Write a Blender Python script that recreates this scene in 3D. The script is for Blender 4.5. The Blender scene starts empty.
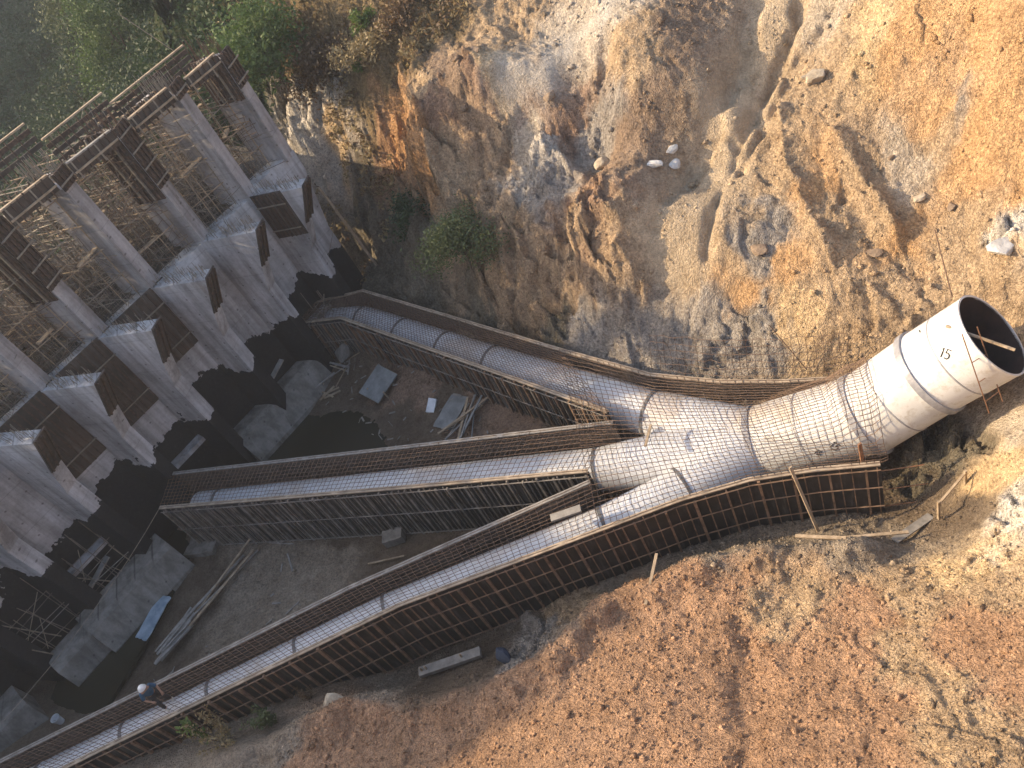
G={"TPS":[[-16.98,-12.13,-7.51,-5.32,-14.91,-18.45,-4.36,-7.94,-7.67,-9.32,-4.28,-1.87,0.31,-12.09,-7.05,-2.71,-9.21,-6.3,-3.42,-0.12,3.02,5.87,8.19,9.65,-3.48,-0.83,1.52,3.89,6.57,8.8,10.6,4.43,5.16,6.36,7.71,8.03,9.18,10.33,11.1,6.26,7.35,8.54,10.4,11.8,12.53,13.39,8.67,9.37,9.47,11.59,13.48,15.16,16.9,10.17,11.19,12.68,14.12,16.07,17.88,11.81,13.41,14.37,15.74,17.2,18.68,14.76,16.13,17.21,18.56,19.4,15.2,16.17,17.92,19.11,19.32,2.76,2.76,2.81,3.93,4.29,4.51,5.46,7.35,6.51,8.18,8.83,0.82,1.2,1.67,2.15,2.18,3.05,4.43,5.02,-1.6,-0.58,0.52,0.96,1.79,2.11,-3.59,-2.33,-1.7,-1.9,-1.75,-0.97,-0.26,-0.18,-4.34,-3.91,9.52,11.12,10.79,10.54,10.03,11.56,11.31,11.63,12.13,12.97,10.64,11.19,13.18,-10.52,-11.0,-12.79,-9.79,-7.77,-4.64,-1.49,2.21,4.34,6.96,8.92,-16.39,-22.15,-1.66,1.55,3.04,4.68,1.8,0.44,6.22,7.96,4.93,6.99,9.52,-6.16,-3.1,-0.91,1.22,3.46,5.34,-5.67,-9.69,8.0,3.0,-2.0,-8.0,-14.0,-20.0,-20.0,-26.0,-30.0,-36.0,-38.0,14.0,16.0,22.0,30.0,-22.0,-26.0,-30.0,-18.0,-12.0,-8.0,-9.0,-4.0,-2.0,-12.0,0.0,5.0,4.0,7.0,-24.0,-14.0,-10.0,30.0,20.0,5.0,34.0,10.0,0.0,-6.0,-22.0,-35.0,-30.0,-45.0,-38.0,-20.0,-60.0,-50.0,-45.0,-40.0,-120.0,60.0,0.0,-12.0,-110.0,-112.0,-112.0,-112.0,-110.0,-100.0,-60.0,-60.0,-60.0,-60.0,-57.0,-62.0,-60.0,-80.0,-80.0,-60.0,-60.0,-80.0,-150.0,-160.0,60.0,100.0,90.0],[29.89,26.42,24.57,23.69,24.74,24.78,22.13,37.69,34.37,32.62,31.38,28.61,26.1,33.61,30.08,27.98,18.16,17.82,17.36,17.13,16.72,15.98,15.24,14.54,38.59,34.21,29.85,25.85,21.98,19.95,18.86,26.44,26.62,27.11,30.28,32.96,31.75,32.58,34.76,24.45,25.6,26.09,27.49,28.56,30.17,32.06,22.33,23.64,24.85,26.32,27.6,28.61,29.97,20.53,21.74,23.74,25.62,26.97,27.52,18.72,19.75,21.5,23.22,23.92,24.72,17.95,19.63,21.44,21.93,22.75,15.61,16.82,18.94,20.47,20.83,28.97,29.33,31.32,33.11,35.06,35.54,35.12,33.68,33.75,36.86,38.81,32.09,32.93,35.65,36.5,37.67,37.85,39.45,41.42,37.38,39.2,40.01,40.55,41.36,42.91,42.79,43.92,44.66,44.08,45.43,46.45,47.85,48.08,45.53,47.97,34.93,33.9,14.99,13.45,11.92,15.45,14.16,13.45,13.01,13.04,11.28,11.07,14.87,15.77,17.05,16.74,16.91,15.94,15.24,15.55,15.39,14.46,13.33,11.63,18.11,20.88,13.44,13.17,12.7,12.53,10.34,10.65,10.71,9.62,8.03,7.09,9.17,12.92,11.24,8.67,7.39,5.99,4.7,11.45,14.06,0.0,0.0,3.0,8.0,10.0,11.0,14.5,16.0,22.0,18.0,26.0,4.0,9.0,16.0,26.0,24.0,30.0,34.0,33.0,33.0,30.0,36.0,28.0,22.0,24.0,18.3,17.4,20.0,18.0,36.0,38.0,41.0,45.0,60.0,70.0,34.0,50.0,60.0,55.0,50.0,58.0,75.0,85.0,100.0,95.0,110.0,125.0,160.0,230.0,230.0,220.0,125.0,70.0,110.0,140.0,180.0,80.0,50.0,20.0,30.0,36.0,42.0,47.0,53.0,60.0,20.0,30.0,45.0,8.0,-5.0,85.0,100.0,40.0,120.0,60.0,0.0],[0.09375,0.06176,0.06371,-0.07007,-0.03316,-0.07611,0.24349,0.13678,-0.08573,-0.00268,0.01878,0.08872,0.03919,-0.18423,-0.00224,-0.25306,-1.05864,-0.17975,-0.32222,-0.67558,-0.57,-0.24274,-0.0551,-0.05227,0.11539,-0.78561,-1.32104,0.2013,0.61801,0.47171,-0.38721,-1.73031,1.72278,0.90085,-0.62422,-1.68969,0.76369,0.21786,0.51761,-0.42081,-1.06074,0.78762,-0.47764,0.57334,0.11629,0.08903,-0.85194,0.15759,0.42845,-0.36867,-0.39551,-0.27647,-0.27754,-0.1639,0.4784,-0.04361,0.23704,0.07976,0.03546,0.99176,-0.27686,0.0817,-0.20722,0.1162,0.32118,-0.10249,-0.21225,-0.4979,-1.26402,0.16145,-0.59494,0.60997,-0.10487,-2.57934,4.34048,-3.12606,3.77394,0.6469,0.10786,-3.26182,1.89233,2.30661,4.05695,-3.45193,-0.49477,-0.04597,-0.43027,1.1433,-0.15581,-0.72201,1.921,0.23569,-0.58361,-0.13184,0.11062,-0.32179,-1.73574,1.91352,-0.79602,0.95137,-0.93738,-5.24966,-5.6358,7.8272,3.12441,-0.7382,-3.5202,3.7044,1.35749,-0.59566,-0.93941,-0.05781,-0.8418,-1.10071,-0.48783,-0.46241,1.14512,0.68859,0.14719,-0.27096,0.16232,0.66914,-0.1498,-0.08758,0.44567,-0.10063,0.7661,0.21332,0.07996,0.52669,0.63042,0.23115,0.43784,-0.28233,0.03881,0.54054,-0.08168,-0.00477,-0.0841,-0.06262,-0.28394,0.06013,0.13073,-0.00383,-0.16385,-0.10906,-0.09403,0.04948,0.03074,0.13374,0.12915,0.08429,0.23903,-0.08348,-0.33113,-0.05593,-0.04649,-0.07532,0.20232,0.02986,0.16263,-0.16175,-0.21897,-0.01397,-0.01521,-0.38205,0.13652,0.05499,-0.2107,-0.11453,-0.401,0.10545,-0.27823,0.05822,0.19562,-0.03583,0.16685,0.35453,-0.0357,-0.01167,0.3259,0.20238,-0.13833,-0.39145,-0.00213,-0.00392,-0.34813,-0.06521,-0.09355,0.37169,-0.03836,-0.0016,0.48374,0.00976,0.17629,-0.31236,-0.02252,0.02237,0.17551,-0.0566,-0.13363,-0.23067,-0.53016,0.06473,-0.27405,0.0872,0.01156,-0.42296,0.41949,0.32296,0.40925,-0.47041,-0.27002,0.33092,-0.08001,-0.27674,0.42591,0.89939,0.1146,-0.8133,0.26679,-0.29519,0.7439,-0.07359,0.04381,-0.3003,0.17181,-0.09394,0.18844,0.03812,0.08483,48.68535,-0.00149,0.09839]],"FN":[[-26.32,20.06],[-20.02,19.79],[-7.33,18.9],[0.2,17.54],[3.08,17.02],[5.41,16.36],[7.31,15.48],[9.04,14.51]],"FF":[[-29.27,21.91],[-23.98,21.61],[-8.96,20.72],[0.74,19.58]],"MN":[[-16.75,30.4],[-5.96,24.09],[0.89,20.15]],"MF":[[-16.03,32.17],[-5.41,26.14],[2.64,21.61]],"BN":[[-8.1,38.1],[-5.97,36.67],[2.71,22.22]],"BF":[[-7.3,39.23],[-4.41,37.85],[2.47,26.62],[4.89,22.84],[6.83,20.8],[8.52,19.43],[10.46,18.08]],"P":[[6.81,18.6,1.75],[10.04,16.64,3.05],[11.92,15.81,4.6],[13.38,14.91,6.05]],"worker":[-16.67,20.04,3.05],"COL":[[17.8,24.66,"o"],[18.48,22.52,"o"],[18.16,20.3,"o"],[17.4,22.66,"o"],[17.31,25.65,"y"],[17.13,18.57,"o"],[16.44,26.25,"t"],[16.93,28.42,"p"],[15.01,28.72,"t"],[14.51,29.88,"b"],[12.77,27.55,"t"],[10.26,26.63,"t"],[12.05,25.34,"t"],[11.17,24.11,"g"],[10.84,23.09,"g"],[10.09,24.48,"t"],[13.43,23.59,"o"],[12.79,22.73,"t"],[14.7,22.99,"t"],[16.04,22.53,"p"],[17.0,22.18,"t"],[17.57,22.38,"g"],[17.56,20.44,"o"],[14.28,20.33,"o"],[14.12,21.7,"t"],[16.33,17.82,"w"],[15.43,17.39,"t"],[15.36,19.16,"t"],[11.06,22.18,"o"],[9.34,23.07,"o"],[8.68,24.6,"t"],[7.72,24.19,"g"],[6.48,25.25,"g"],[6.06,24.19,"g"],[7.86,22.5,"g"],[9.18,21.69,"g"],[10.35,20.74,"y"],[10.75,19.57,"t"],[11.75,19.72,"t"],[13.22,18.99,"t"],[5.99,26.28,"q"],[4.84,28.63,"q"],[5.84,28.98,"u"],[5.61,27.79,"q"],[7.64,26.9,"r"],[8.24,27.02,"b"],[6.69,32.16,"w"],[5.72,32.61,"w"],[6.08,27.54,"r"],[6.46,29.05,"r"],[7.54,28.15,"b"],[5.61,32.44,"g"],[5.79,30.81,"g"],[5.88,33.28,"p"],[8.0,31.34,"g"],[8.83,31.44,"g"],[8.24,29.29,"b"],[9.43,29.4,"b"],[8.9,28.0,"b"],[10.97,28.19,"b"],[11.71,29.08,"b"],[12.84,29.7,"b"],[12.53,28.67,"b"],[9.46,27.1,"b"],[8.36,27.89,"b"],[7.14,33.54,"r"],[7.18,32.68,"r"],[6.47,33.79,"r"],[10.76,31.01,"t"],[11.14,32.25,"t"],[13.59,31.05,"b"],[9.91,33.87,"p"],[8.86,35.04,"p"],[11.11,33.9,"p"],[7.84,33.26,"r"],[8.77,32.17,"r"],[7.76,32.21,"r"],[5.96,35.18,"y"],[5.02,35.08,"r"],[5.01,34.59,"q"],[3.95,36.27,"b"],[3.2,36.97,"r"],[1.52,40.56,"u"],[0.63,41.24,"u"],[0.14,41.24,"r"],[1.77,37.13,"u"],[2.54,36.13,"q"],[2.88,35.11,"q"],[2.59,33.77,"q"],[4.89,38.01,"b"],[6.32,38.16,"t"],[7.97,38.36,"t"],[4.54,40.73,"d"],[2.88,41.32,"d"],[2.53,42.57,"d"],[1.31,45.01,"d"],[0.76,43.53,"d"],[-0.08,46.46,"d"],[1.37,46.2,"d"],[-0.7,48.32,"d"],[5.64,41.37,"d"],[3.0,38.56,"t"],[-1.86,46.02,"w"],[-2.76,46.19,"w"],[-1.55,45.22,"w"],[-1.77,44.9,"y"],[-1.77,44.18,"g"],[-1.86,43.08,"m"],[-2.46,42.73,"m"],[-1.2,39.43,"m"],[-0.32,36.26,"m"],[-0.37,35.37,"q"],[1.6,31.1,"q"],[3.28,29.93,"q"],[3.76,31.24,"q"],[2.85,29.09,"q"],[0.55,31.19,"m"],[-1.3,35.62,"m"],[-2.73,39.15,"m"],[3.18,28.11,"m"],[4.13,26.13,"g"],[11.86,18.3,"t"],[13.86,17.32,"t"],[14.61,15.49,"t"],[12.53,13.08,"p"],[11.36,12.5,"y"],[10.55,12.34,"y"],[10.49,10.74,"w"],[11.2,14.49,"m"],[10.29,14.34,"k"],[9.89,12.41,"k"],[9.52,14.36,"k"],[-8.66,35.08,"k"],[-7.7,32.14,"k"],[-10.84,33.77,"k"],[-5.03,32.87,"h"],[-4.09,31.98,"h"],[-6.42,30.3,"k"],[-2.94,30.14,"k"],[-2.19,27.92,"h"],[-0.68,26.39,"h"],[0.84,25.01,"k"],[-3.96,28.81,"k"],[-7.34,36.35,"k"],[-14.13,27.17,"c"],[-12.42,24.89,"c"],[-10.91,25.09,"c"],[-13.52,23.86,"c"],[-15.4,25.07,"c"],[-7.59,24.35,"k"],[-5.32,23.68,"k"],[-9.68,26.06,"k"],[-4.37,22.17,"k"],[-8.1,22.83,"k"],[-16.38,23.97,"c"],[-19.36,24.21,"k"],[-21.58,25.12,"k"],[-21.11,27.58,"k"],[-17.25,28.0,"k"],[-7.83,16.65,"k"],[-5.93,17.17,"k"],[-3.92,16.75,"g"],[-2.15,17.07,"t"],[-0.21,16.74,"c"],[2.19,16.57,"c"],[4.09,15.51,"c"],[6.76,14.82,"c"],[7.41,13.48,"c"],[8.41,12.84,"c"],[-0.83,15.62,"s"],[0.41,16.02,"s"],[2.29,14.74,"s"],[-0.12,13.33,"s"],[-3.32,13.19,"s"],[-5.42,13.33,"s"],[-7.84,14.53,"s"],[-9.55,17.02,"c"],[-10.52,15.78,"s"],[-12.34,15.55,"s"],[-10.64,16.39,"s"],[-13.19,16.8,"c"],[-16.4,18.12,"c"],[-22.53,21.44,"c"],[1.05,12.08,"s"],[2.97,13.24,"s"],[2.55,11.17,"s"],[3.79,12.19,"t"],[0.49,9.37,"s"],[2.57,8.88,"s"],[5.17,10.61,"s"],[3.56,9.07,"s"],[6.65,10.39,"t"],[8.51,10.28,"y"],[8.3,8.59,"t"],[5.33,8.59,"t"],[6.59,7.95,"s"],[3.61,7.33,"s"],[5.45,5.93,"t"],[6.5,6.24,"s"],[2.77,6.46,"s"],[1.23,7.41,"s"],[-2.84,9.91,"s"],[-7.23,12.59,"s"],[-1.18,10.39,"s"],[5.22,6.93,"t"],[-20,70,"v"],[-35,80,"v"],[-60,60,"v"],[-50,100,"v"],[-30,110,"v"],[-15,80,"v"],[-25,50,"v"],[-50,170,"v"],[-110,110,"v"],[-20,120,"v"],[-22,24,"k"],[-28,30,"k"],[-20,38,"k"],[-12,42,"k"],[-5,55,"v"],[-4,52,"v"],[-7,57,"v"],[-3.5,58,"v"],[-6,51,"v"],[-9,54,"v"],[0,0,"s"],[10,5,"t"],[-10,8,"s"],[-20,14,"c"],[30,30,"o"],[20,50,"d"],[0,60,"d"],[60,60,"d"],[40,120,"v"],[40,0,"s"],[-60,20,"v"],[-100,50,"v"]],"FEAT":{"rut1":[[17.09,29.65],[16.51,29.07],[13.78,27.93],[11.54,26.55],[8.95,24.66]],"rut2":[[17.69,28.18],[15.18,27.68],[13.42,26.96],[11.41,26.11]],"rut3":[[15.95,30.75],[13.89,29.34],[10.75,27.63],[7.85,26.29]],"berm1":[[13.98,26.76],[12.84,24.8],[12.49,23.19],[12.15,21.66]],"berm2":[[14.68,24.33],[14.52,22.5],[14.3,20.93]],"gully":[[5.98,13.08],[4.64,13.05],[3.9,12.27],[2.73,12.2],[2.2,11.44],[1.37,9.46],[0.47,7.61]],"cleft":[[1.64,40.3],[1.59,38.11],[0.77,38.88],[0.44,37.35]],"ledge":[[5.34,33.72],[6.47,31.87],[7.23,29.47],[7.64,26.9]],"crest":[[3.52,37.23],[5.35,35.92],[6.87,34.99]],"track":[[16.89,30.45],[15.32,29.44],[13.47,28.36],[11.38,27.24],[9.47,26.1],[8.0,25.73]],"road":[[12.08,34.16],[10.77,34.28],[9.55,34.89],[7.82,34.29],[6.56,34.94]],"near_crest":[[-15.36,17.45],[-12.78,16.68],[-10.49,16.8],[-8.83,16.28],[-7.08,15.42],[-5.3,14.37],[-3.43,14.43],[-1.65,15.31],[-0.71,15.82],[0.28,15.56],[2.07,15.11],[3.75,14.77],[5.39,13.72],[7.0,12.85]],"edge":[[17.72,23.05],[17.99,20.76],[17.34,19.27]]},"BOULD":[[15.63,26.71,0.4],[9.16,28.15,0.27],[10.11,28.4,0.22],[9.92,28.04,0.3],[7.95,30.61,0.38],[16.18,20.13,0.22],[13.54,20.85,0.26],[15.79,21.14,0.24],[15.85,22.77,0.16],[-23.23,22.14,0.75],[-20.81,20.86,0.4],[-10.93,17.29,0.4],[7.39,33.56,0.3],[10.49,23.41,0.36],[16.12,17.66,0.5],[5.65,36.35,0.3],[15.43,27.0,0.2],[-6.91,37.11,0.75]],"HOLLOW":[[8.2,32.18,1.7,-1.1],[7.94,30.52,0.7,-0.5],[10.17,32.81,0.5,-0.5],[9.68,32.49,0.45,-0.4],[13.89,28.74,1.2,-0.6],[10.59,27.73,1.5,-0.7],[2.39,37.05,0.8,0.5],[4.61,36.05,1.2,0.7],[11.08,31.44,1.6,0.3],[7.2,27.62,1.6,0.6],[5.89,32.4,1.0,0.45],[-4.28,32.33,1.3,0.45]],"S1":[[-1.12,18.9],[-0.02,18.64]],"S2":[[3.13,19.73],[3.75,20.46]],"BM":[[-8.19,17.86],[-5.77,17.38]],"PO":[[12.2,15.41,6.89],[13.08,13.69,6.64]],"LD":[[12.48,14.48,7.4],[12.71,13.62,4.6],[11.9,14.38,7.6],[12.15,13.52,4.6]],"AT":{"bigtree":[-2.73,47.52,9.82],"tree2":[-14.08,75.09,8.27],"tree3":[-5.18,53.79,12.94],"tree4":[-7.88,61.48,13.3],"tree5":[-17.05,89.72,9.64],"dry1":[-0.23,45.92,10.61],"dry2":[3.81,42.37,12.73],"dry3":[1.68,43.29,11.96],"shrub":[0.98,32.61,4.69],"shrub2":[-0.68,37.92,4.91],"shrub3":[0.47,42.55,9.49],"greenlet":[2.2,43.76,12.72],"greenlet2":[1.1,43.64,11.26],"weed1":[-16.05,18.77,1.88],"weed2":[-15.03,18.17,2.0],"weed3":[-13.54,18.26,1.78],"weed4":[-20.45,20.89,1.88],"weed5":[-12.16,18.58,1.4],"sheetA":[-5.84,33.45,0.33],"white":[-3.85,30.39,0.52],"sheetB":[-3.12,29.37,0.58],"bundle":[-2.67,28.33,0.46],"drift1":[-8.47,36.63,0.47],"drift2":[-8.41,35.36,0.3],"block":[-7.64,24.67,-0.02],"stickA":[-8.34,23.92,-0.12],"poles":[-15.96,27.48,-0.15],"pallet":[-18.39,25.72,-0.24],"bluesheet":[-19.5,27.61,-0.33],"beam":[-7.05,17.82,0.16],"bluebag":[-4.97,16.41,0.98],"bucket":[-24.04,24.67,0.23],"slab":[-16.65,30.14,-0.03],"frame":[10.22,12.5,2.24],"plank1":[-4.77,33.6,0.55],"plank2":[-7.38,36.21,0.53],"pl3":[-6.82,23.72,-0.1]}}
import bpy, bmesh, math, random
import numpy as np
from mathutils import Vector, Matrix
random.seed(7); rng = np.random.default_rng(11)
C = bpy.context.scene.collection
PI = math.pi
# ------------------------------------------------------------------ frames
DD = np.array([.857, .515, 0.]); NN = np.array([.515, -.857, 0.]); ZZ = np.array([0, 0, 1.])
MA = math.radians(26)
MM = NN*math.cos(MA) + DD*math.sin(MA); QQ = np.array([MM[1], -MM[0], 0.])
def V(d, n, z=0): return DD*d + NN*n + ZZ*z
# ------------------------------------------------------------------ mesh helpers
class MB:
    def __init__(s): s.v = []; s.f = []; s.mi = []; s.m = 0
    def add(s, vs, fs):
        b = len(s.v); s.v += [tuple(map(float, v)) for v in vs]
        s.f += [tuple(b+i for i in f) for f in fs]; s.mi += [s.m]*len(fs); return s
    def boxa(s, c, ax, ay, az):                     # centre + three half vectors
        c, ax, ay, az = map(np.asarray, (c, ax, ay, az))
        vs = [c+i*ax+j*ay+k*az for i in (-1, 1) for j in (-1, 1) for k in (-1, 1)]
        return s.add(vs, [(0, 1, 3, 2), (4, 6, 7, 5), (0, 4, 5, 1), (2, 3, 7, 6), (0, 2, 6, 4), (1, 5, 7, 3)])
    def bar(s, p, q, w, h, up=(0, 0, 1)):
        p, q, up = map(lambda a: np.asarray(a, float), (p, q, up)); t = q-p; L = np.linalg.norm(t); t = t/L
        x = np.cross(t, up)
        if np.linalg.norm(x) < 1e-4: x = np.cross(t, (1, 0, 0))
        x /= np.linalg.norm(x); y = np.cross(x, t)
        return s.boxa((p+q)/2, t*L/2, x*w/2, y*h/2)
    def tube(s, pts, r, n=5, cap=True):
        pts = [np.asarray(p, float) for p in pts]; K = len(pts)
        rr = r if hasattr(r, '__len__') else [r]*K
        rings = []; ref = None
        for i in range(K):
            a = pts[i]-pts[i-1] if i > 0 else pts[1]-pts[0]; b = pts[i+1]-pts[i] if i < K-1 else a
            a = a/(np.linalg.norm(a)+1e-9); b = b/(np.linalg.norm(b)+1e-9); t = a+b; t /= np.linalg.norm(t)+1e-9
            if ref is None: ref = np.array([0, 0, 1.]) if abs(t[2]) < .9 else np.array([1., 0, 0])
            x = np.cross(t, ref); x /= np.linalg.norm(x); y = np.cross(x, t)
            rings.append([pts[i]+rr[i]*(x*math.cos(2*PI*j/n)+y*math.sin(2*PI*j/n)) for j in range(n)])
        vs = [p for ring in rings for p in ring]
        fs = [(i*n+j, i*n+(j+1) % n, (i+1)*n+(j+1) % n, (i+1)*n+j) for i in range(K-1) for j in range(n)]
        if cap: fs += [tuple(range(n))[::-1], tuple((K-1)*n+j for j in range(n))]
        return s.add(vs, fs)
    def prism(s, poly, u, w, o, t):                 # polygon (a,b) in axes u,w at origin o, extruded by vector +-t/2
        o, u, w, t = map(lambda a: np.asarray(a, float), (o, u, w, t)); n = len(poly)
        A_ = [o+u*a+w*b-t/2 for a, b in poly]; B_ = [p+t for p in A_]
        return s.add(A_+B_, [tuple(range(n)), tuple(range(2*n-1, n-1, -1))]+[(i, n+i, n+(i+1) % n, (i+1) % n) for i in range(n)])
    def build(s, name, mat, parent=None, smooth=False, fix=True):
        me = bpy.data.meshes.new(name); me.from_pydata(s.v, [], s.f)
        for m in (mat if isinstance(mat, (list, tuple)) else [mat]): me.materials.append(m)
        if any(s.mi): me.polygons.foreach_set('material_index', s.mi)
        if fix:
            bm = bmesh.new(); bm.from_mesh(me); bmesh.ops.recalc_face_normals(bm, faces=bm.faces); bm.to_mesh(me); bm.free()
        if smooth: me.polygons.foreach_set('use_smooth', [True]*len(me.polygons))
        return link(name, me, parent)
def link(name, me, parent=None):
    o = bpy.data.objects.new(name, me); C.objects.link(o)
    if parent is not None:
        o.parent = parent
        if parent.type == 'EMPTY': o.matrix_parent_inverse = Matrix.Translation(-Vector(parent.location)) if parent.rotation_euler.z == 0 else parent.matrix_basis.inverted()
    return o
def tag(o, label=None, cat=None, group=None, kind=None):
    if label: o['label'] = label
    if cat: o['category'] = cat
    if group: o['group'] = group
    if kind: o['kind'] = kind
    return o
def thing(name, label, cat, loc=(0, 0, 0), group=None):
    o = bpy.data.objects.new(name, None); C.objects.link(o); o.location = loc; o.empty_display_size = .3
    return tag(o, label, cat, group)
def fast(name, verts, faces, mat, parent=None, smooth=False, attr=None, alpha=None):
    verts = np.asarray(verts, np.float32); faces = np.asarray(faces, np.int32); me = bpy.data.meshes.new(name); k = faces.shape[1]
    me.vertices.add(len(verts)); me.vertices.foreach_set('co', verts.ravel())
    me.loops.add(faces.size); me.loops.foreach_set('vertex_index', faces.ravel())
    me.polygons.add(len(faces)); me.polygons.foreach_set('loop_start', np.arange(0, faces.size, k, dtype=np.int32))
    me.polygons.foreach_set('loop_total', np.full(len(faces), k, np.int32))
    if smooth: me.polygons.foreach_set('use_smooth', np.ones(len(faces), bool))
    me.update(calc_edges=True); me.materials.append(mat)
    if attr is not None:
        a = me.color_attributes.new('Col', 'FLOAT_COLOR', 'POINT'); a.data.foreach_set('color', np.c_[attr, np.ones(len(attr)) if alpha is None else alpha].astype(np.float32).ravel())
    return link(name, me, parent)
# ------------------------------------------------------------------ materials
def newmat(name):
    m = bpy.data.materials.new(name); m.use_nodes = True; nt = m.node_tree; b = nt.nodes['Principled BSDF']
    return m, nt, b
def nz(nt, scale, detail=6, rough=.6, vec=None, typ='ShaderNodeTexNoise', dist=0):
    n = nt.nodes.new(typ); n.inputs['Scale'].default_value = scale
    if typ == 'ShaderNodeTexNoise': n.inputs['Detail'].default_value = detail; n.inputs['Roughness'].default_value = rough; n.inputs['Distortion'].default_value = dist
    if vec is not None: nt.links.new(vec, n.inputs['Vector'])
    return n
def ramp(nt, fac, stops):
    r = nt.nodes.new('ShaderNodeValToRGB'); nt.links.new(fac, r.inputs['Fac']); e = r.color_ramp.elements
    while len(e) < len(stops): e.new(.5)
    for i, (p, c) in enumerate(stops): e[i].position = p; e[i].color = (*c, 1) if len(c) == 3 else c
    return r
def mixc(nt, fac, a, b, typ='MIX'):
    m = nt.nodes.new('ShaderNodeMix'); m.data_type = 'RGBA'; m.blend_type = typ
    for s, val in ((m.inputs[0], fac), (m.inputs[6], a), (m.inputs[7], b)):
        if hasattr(val, 'is_linked') or hasattr(val, 'links'): nt.links.new(val, s)
        else: s.default_value = val if not isinstance(val, tuple) else (*val, 1)
    return m.outputs[2]
def math_(nt, op, a, b=0.):
    m = nt.nodes.new('ShaderNodeMath'); m.operation = op
    for i, val in enumerate((a, b)):
        if hasattr(val, 'links'): nt.links.new(val, m.inputs[i])
        else: m.inputs[i].default_value = val
    return m.outputs[0]
def bump(nt, b, h, strength=.5, dist=.05):
    n = nt.nodes.new('ShaderNodeBump'); n.inputs['Strength'].default_value = strength; n.inputs['Distance'].default_value = dist
    nt.links.new(h, n.inputs['Height']); nt.links.new(n.outputs[0], b.inputs['Normal'])
def pos(nt): return nt.nodes.new('ShaderNodeNewGeometry').outputs['Position']
def simple(name, c1, c2, scale=4, rough=.8, metal=0, bs=.3, bd=.02, thr=(.35, .65), detail=7, stretch=None):
    m, nt, b = newmat(name); p = pos(nt)
    if stretch:
        mp = nt.nodes.new('ShaderNodeMapping'); mp.inputs['Scale'].default_value = stretch; nt.links.new(p, mp.inputs[0]); p = mp.outputs[0]
    n = nz(nt, scale, detail, .65, p); r = ramp(nt, n.outputs['Fac'], [(thr[0], c1), (thr[1], c2)])
    nt.links.new(r.outputs[0], b.inputs['Base Color']); b.inputs['Roughness'].default_value = rough; b.inputs['Metallic'].default_value = metal
    n2 = nz(nt, scale*4, 4, .6, p); bump(nt, b, n2.outputs['Fac'], bs, bd)
    return m
def concrete(name, base, black_z):
    m, nt, b = newmat(name); p = pos(nt)
    n1 = nz(nt, .5, 8, .65, p); n2 = nz(nt, 6, 8, .7, p)
    c = ramp(nt, n1.outputs['Fac'], [(.3, tuple(x*.62 for x in base)), (.52, base), (.7, tuple(min(1, x*1.22) for x in base))]).outputs[0]
    s = ramp(nt, n2.outputs['Fac'], [(.3, (.62, .6, .57)), (.55, (1, 1, 1))]).outputs[0]
    c = mixc(nt, .55, c, s, 'MULTIPLY')
    sep = nt.nodes.new('ShaderNodeSeparateXYZ'); nt.links.new(p, sep.inputs[0])
    # pour joints every 1.9 m and run-off streaks
    w = math_(nt, 'FRACT', math_(nt, 'DIVIDE', sep.outputs['Z'], 1.93)); j = ramp(nt, w, [(0, (.6, .6, .6)), (.025, (1, 1, 1))]).outputs[0]
    c = mixc(nt, .7, c, j, 'MULTIPLY')
    fx_ = math_(nt, 'SUBTRACT', math_(nt, 'FRACT', math_(nt, 'DIVIDE', sep.outputs['X'], .95)), .5); fz_ = math_(nt, 'SUBTRACT', math_(nt, 'FRACT', math_(nt, 'DIVIDE', sep.outputs['Z'], .965)), .5)
    rr_ = math_(nt, 'ADD', math_(nt, 'MULTIPLY', fx_, fx_), math_(nt, 'MULTIPLY', fz_, fz_)); c = mixc(nt, .8, c, ramp(nt, rr_, [(0, (.3, .28, .26)), (.0022, (.3, .28, .26)), (.0034, (1, 1, 1))]).outputs[0], 'MULTIPLY')
    jx = math_(nt, 'ABSOLUTE', math_(nt, 'SUBTRACT', math_(nt, 'FRACT', math_(nt, 'ADD', math_(nt, 'DIVIDE', sep.outputs['X'], 1.9), .25)), .5)); c = mixc(nt, .5, c, ramp(nt, jx, [(0, (.62, .6, .58)), (.012, (1, 1, 1))]).outputs[0], 'MULTIPLY')
    mp = nt.nodes.new('ShaderNodeMapping'); mp.inputs['Scale'].default_value = (2.2, 2.2, .16); nt.links.new(p, mp.inputs[0])
    st = nz(nt, 1.0, 5, .6, mp.outputs[0]); c = mixc(nt, .75, c, ramp(nt, st.outputs['Fac'], [(.38, (.5, .47, .44)), (.58, (1, 1, 1))]).outputs[0], 'MULTIPLY')
    if black_z:                                         # near-black below a noisy height around coat, with a ragged upper edge
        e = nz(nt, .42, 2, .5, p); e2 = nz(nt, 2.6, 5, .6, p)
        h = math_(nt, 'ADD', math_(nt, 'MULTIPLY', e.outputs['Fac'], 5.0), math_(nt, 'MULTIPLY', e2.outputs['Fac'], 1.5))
        f = math_(nt, 'GREATER_THAN', math_(nt, 'ADD', h, black_z-3.25), sep.outputs['Z'])
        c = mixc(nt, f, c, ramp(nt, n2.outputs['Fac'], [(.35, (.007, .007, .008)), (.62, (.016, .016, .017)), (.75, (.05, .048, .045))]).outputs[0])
    nt.links.new(c, b.inputs['Base Color']); b.inputs['Roughness'].default_value = .88
    bump(nt, b, n2.outputs['Fac'], .35, .03)
    return m
M = {}
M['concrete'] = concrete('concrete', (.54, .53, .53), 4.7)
M['concrete_bare'] = concrete('bare concrete', (.43, .41, .405), 0)
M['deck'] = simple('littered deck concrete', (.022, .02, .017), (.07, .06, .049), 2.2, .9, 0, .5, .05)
M['sill'] = concrete('stained sill concrete', (.25, .23, .20), 0)
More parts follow.
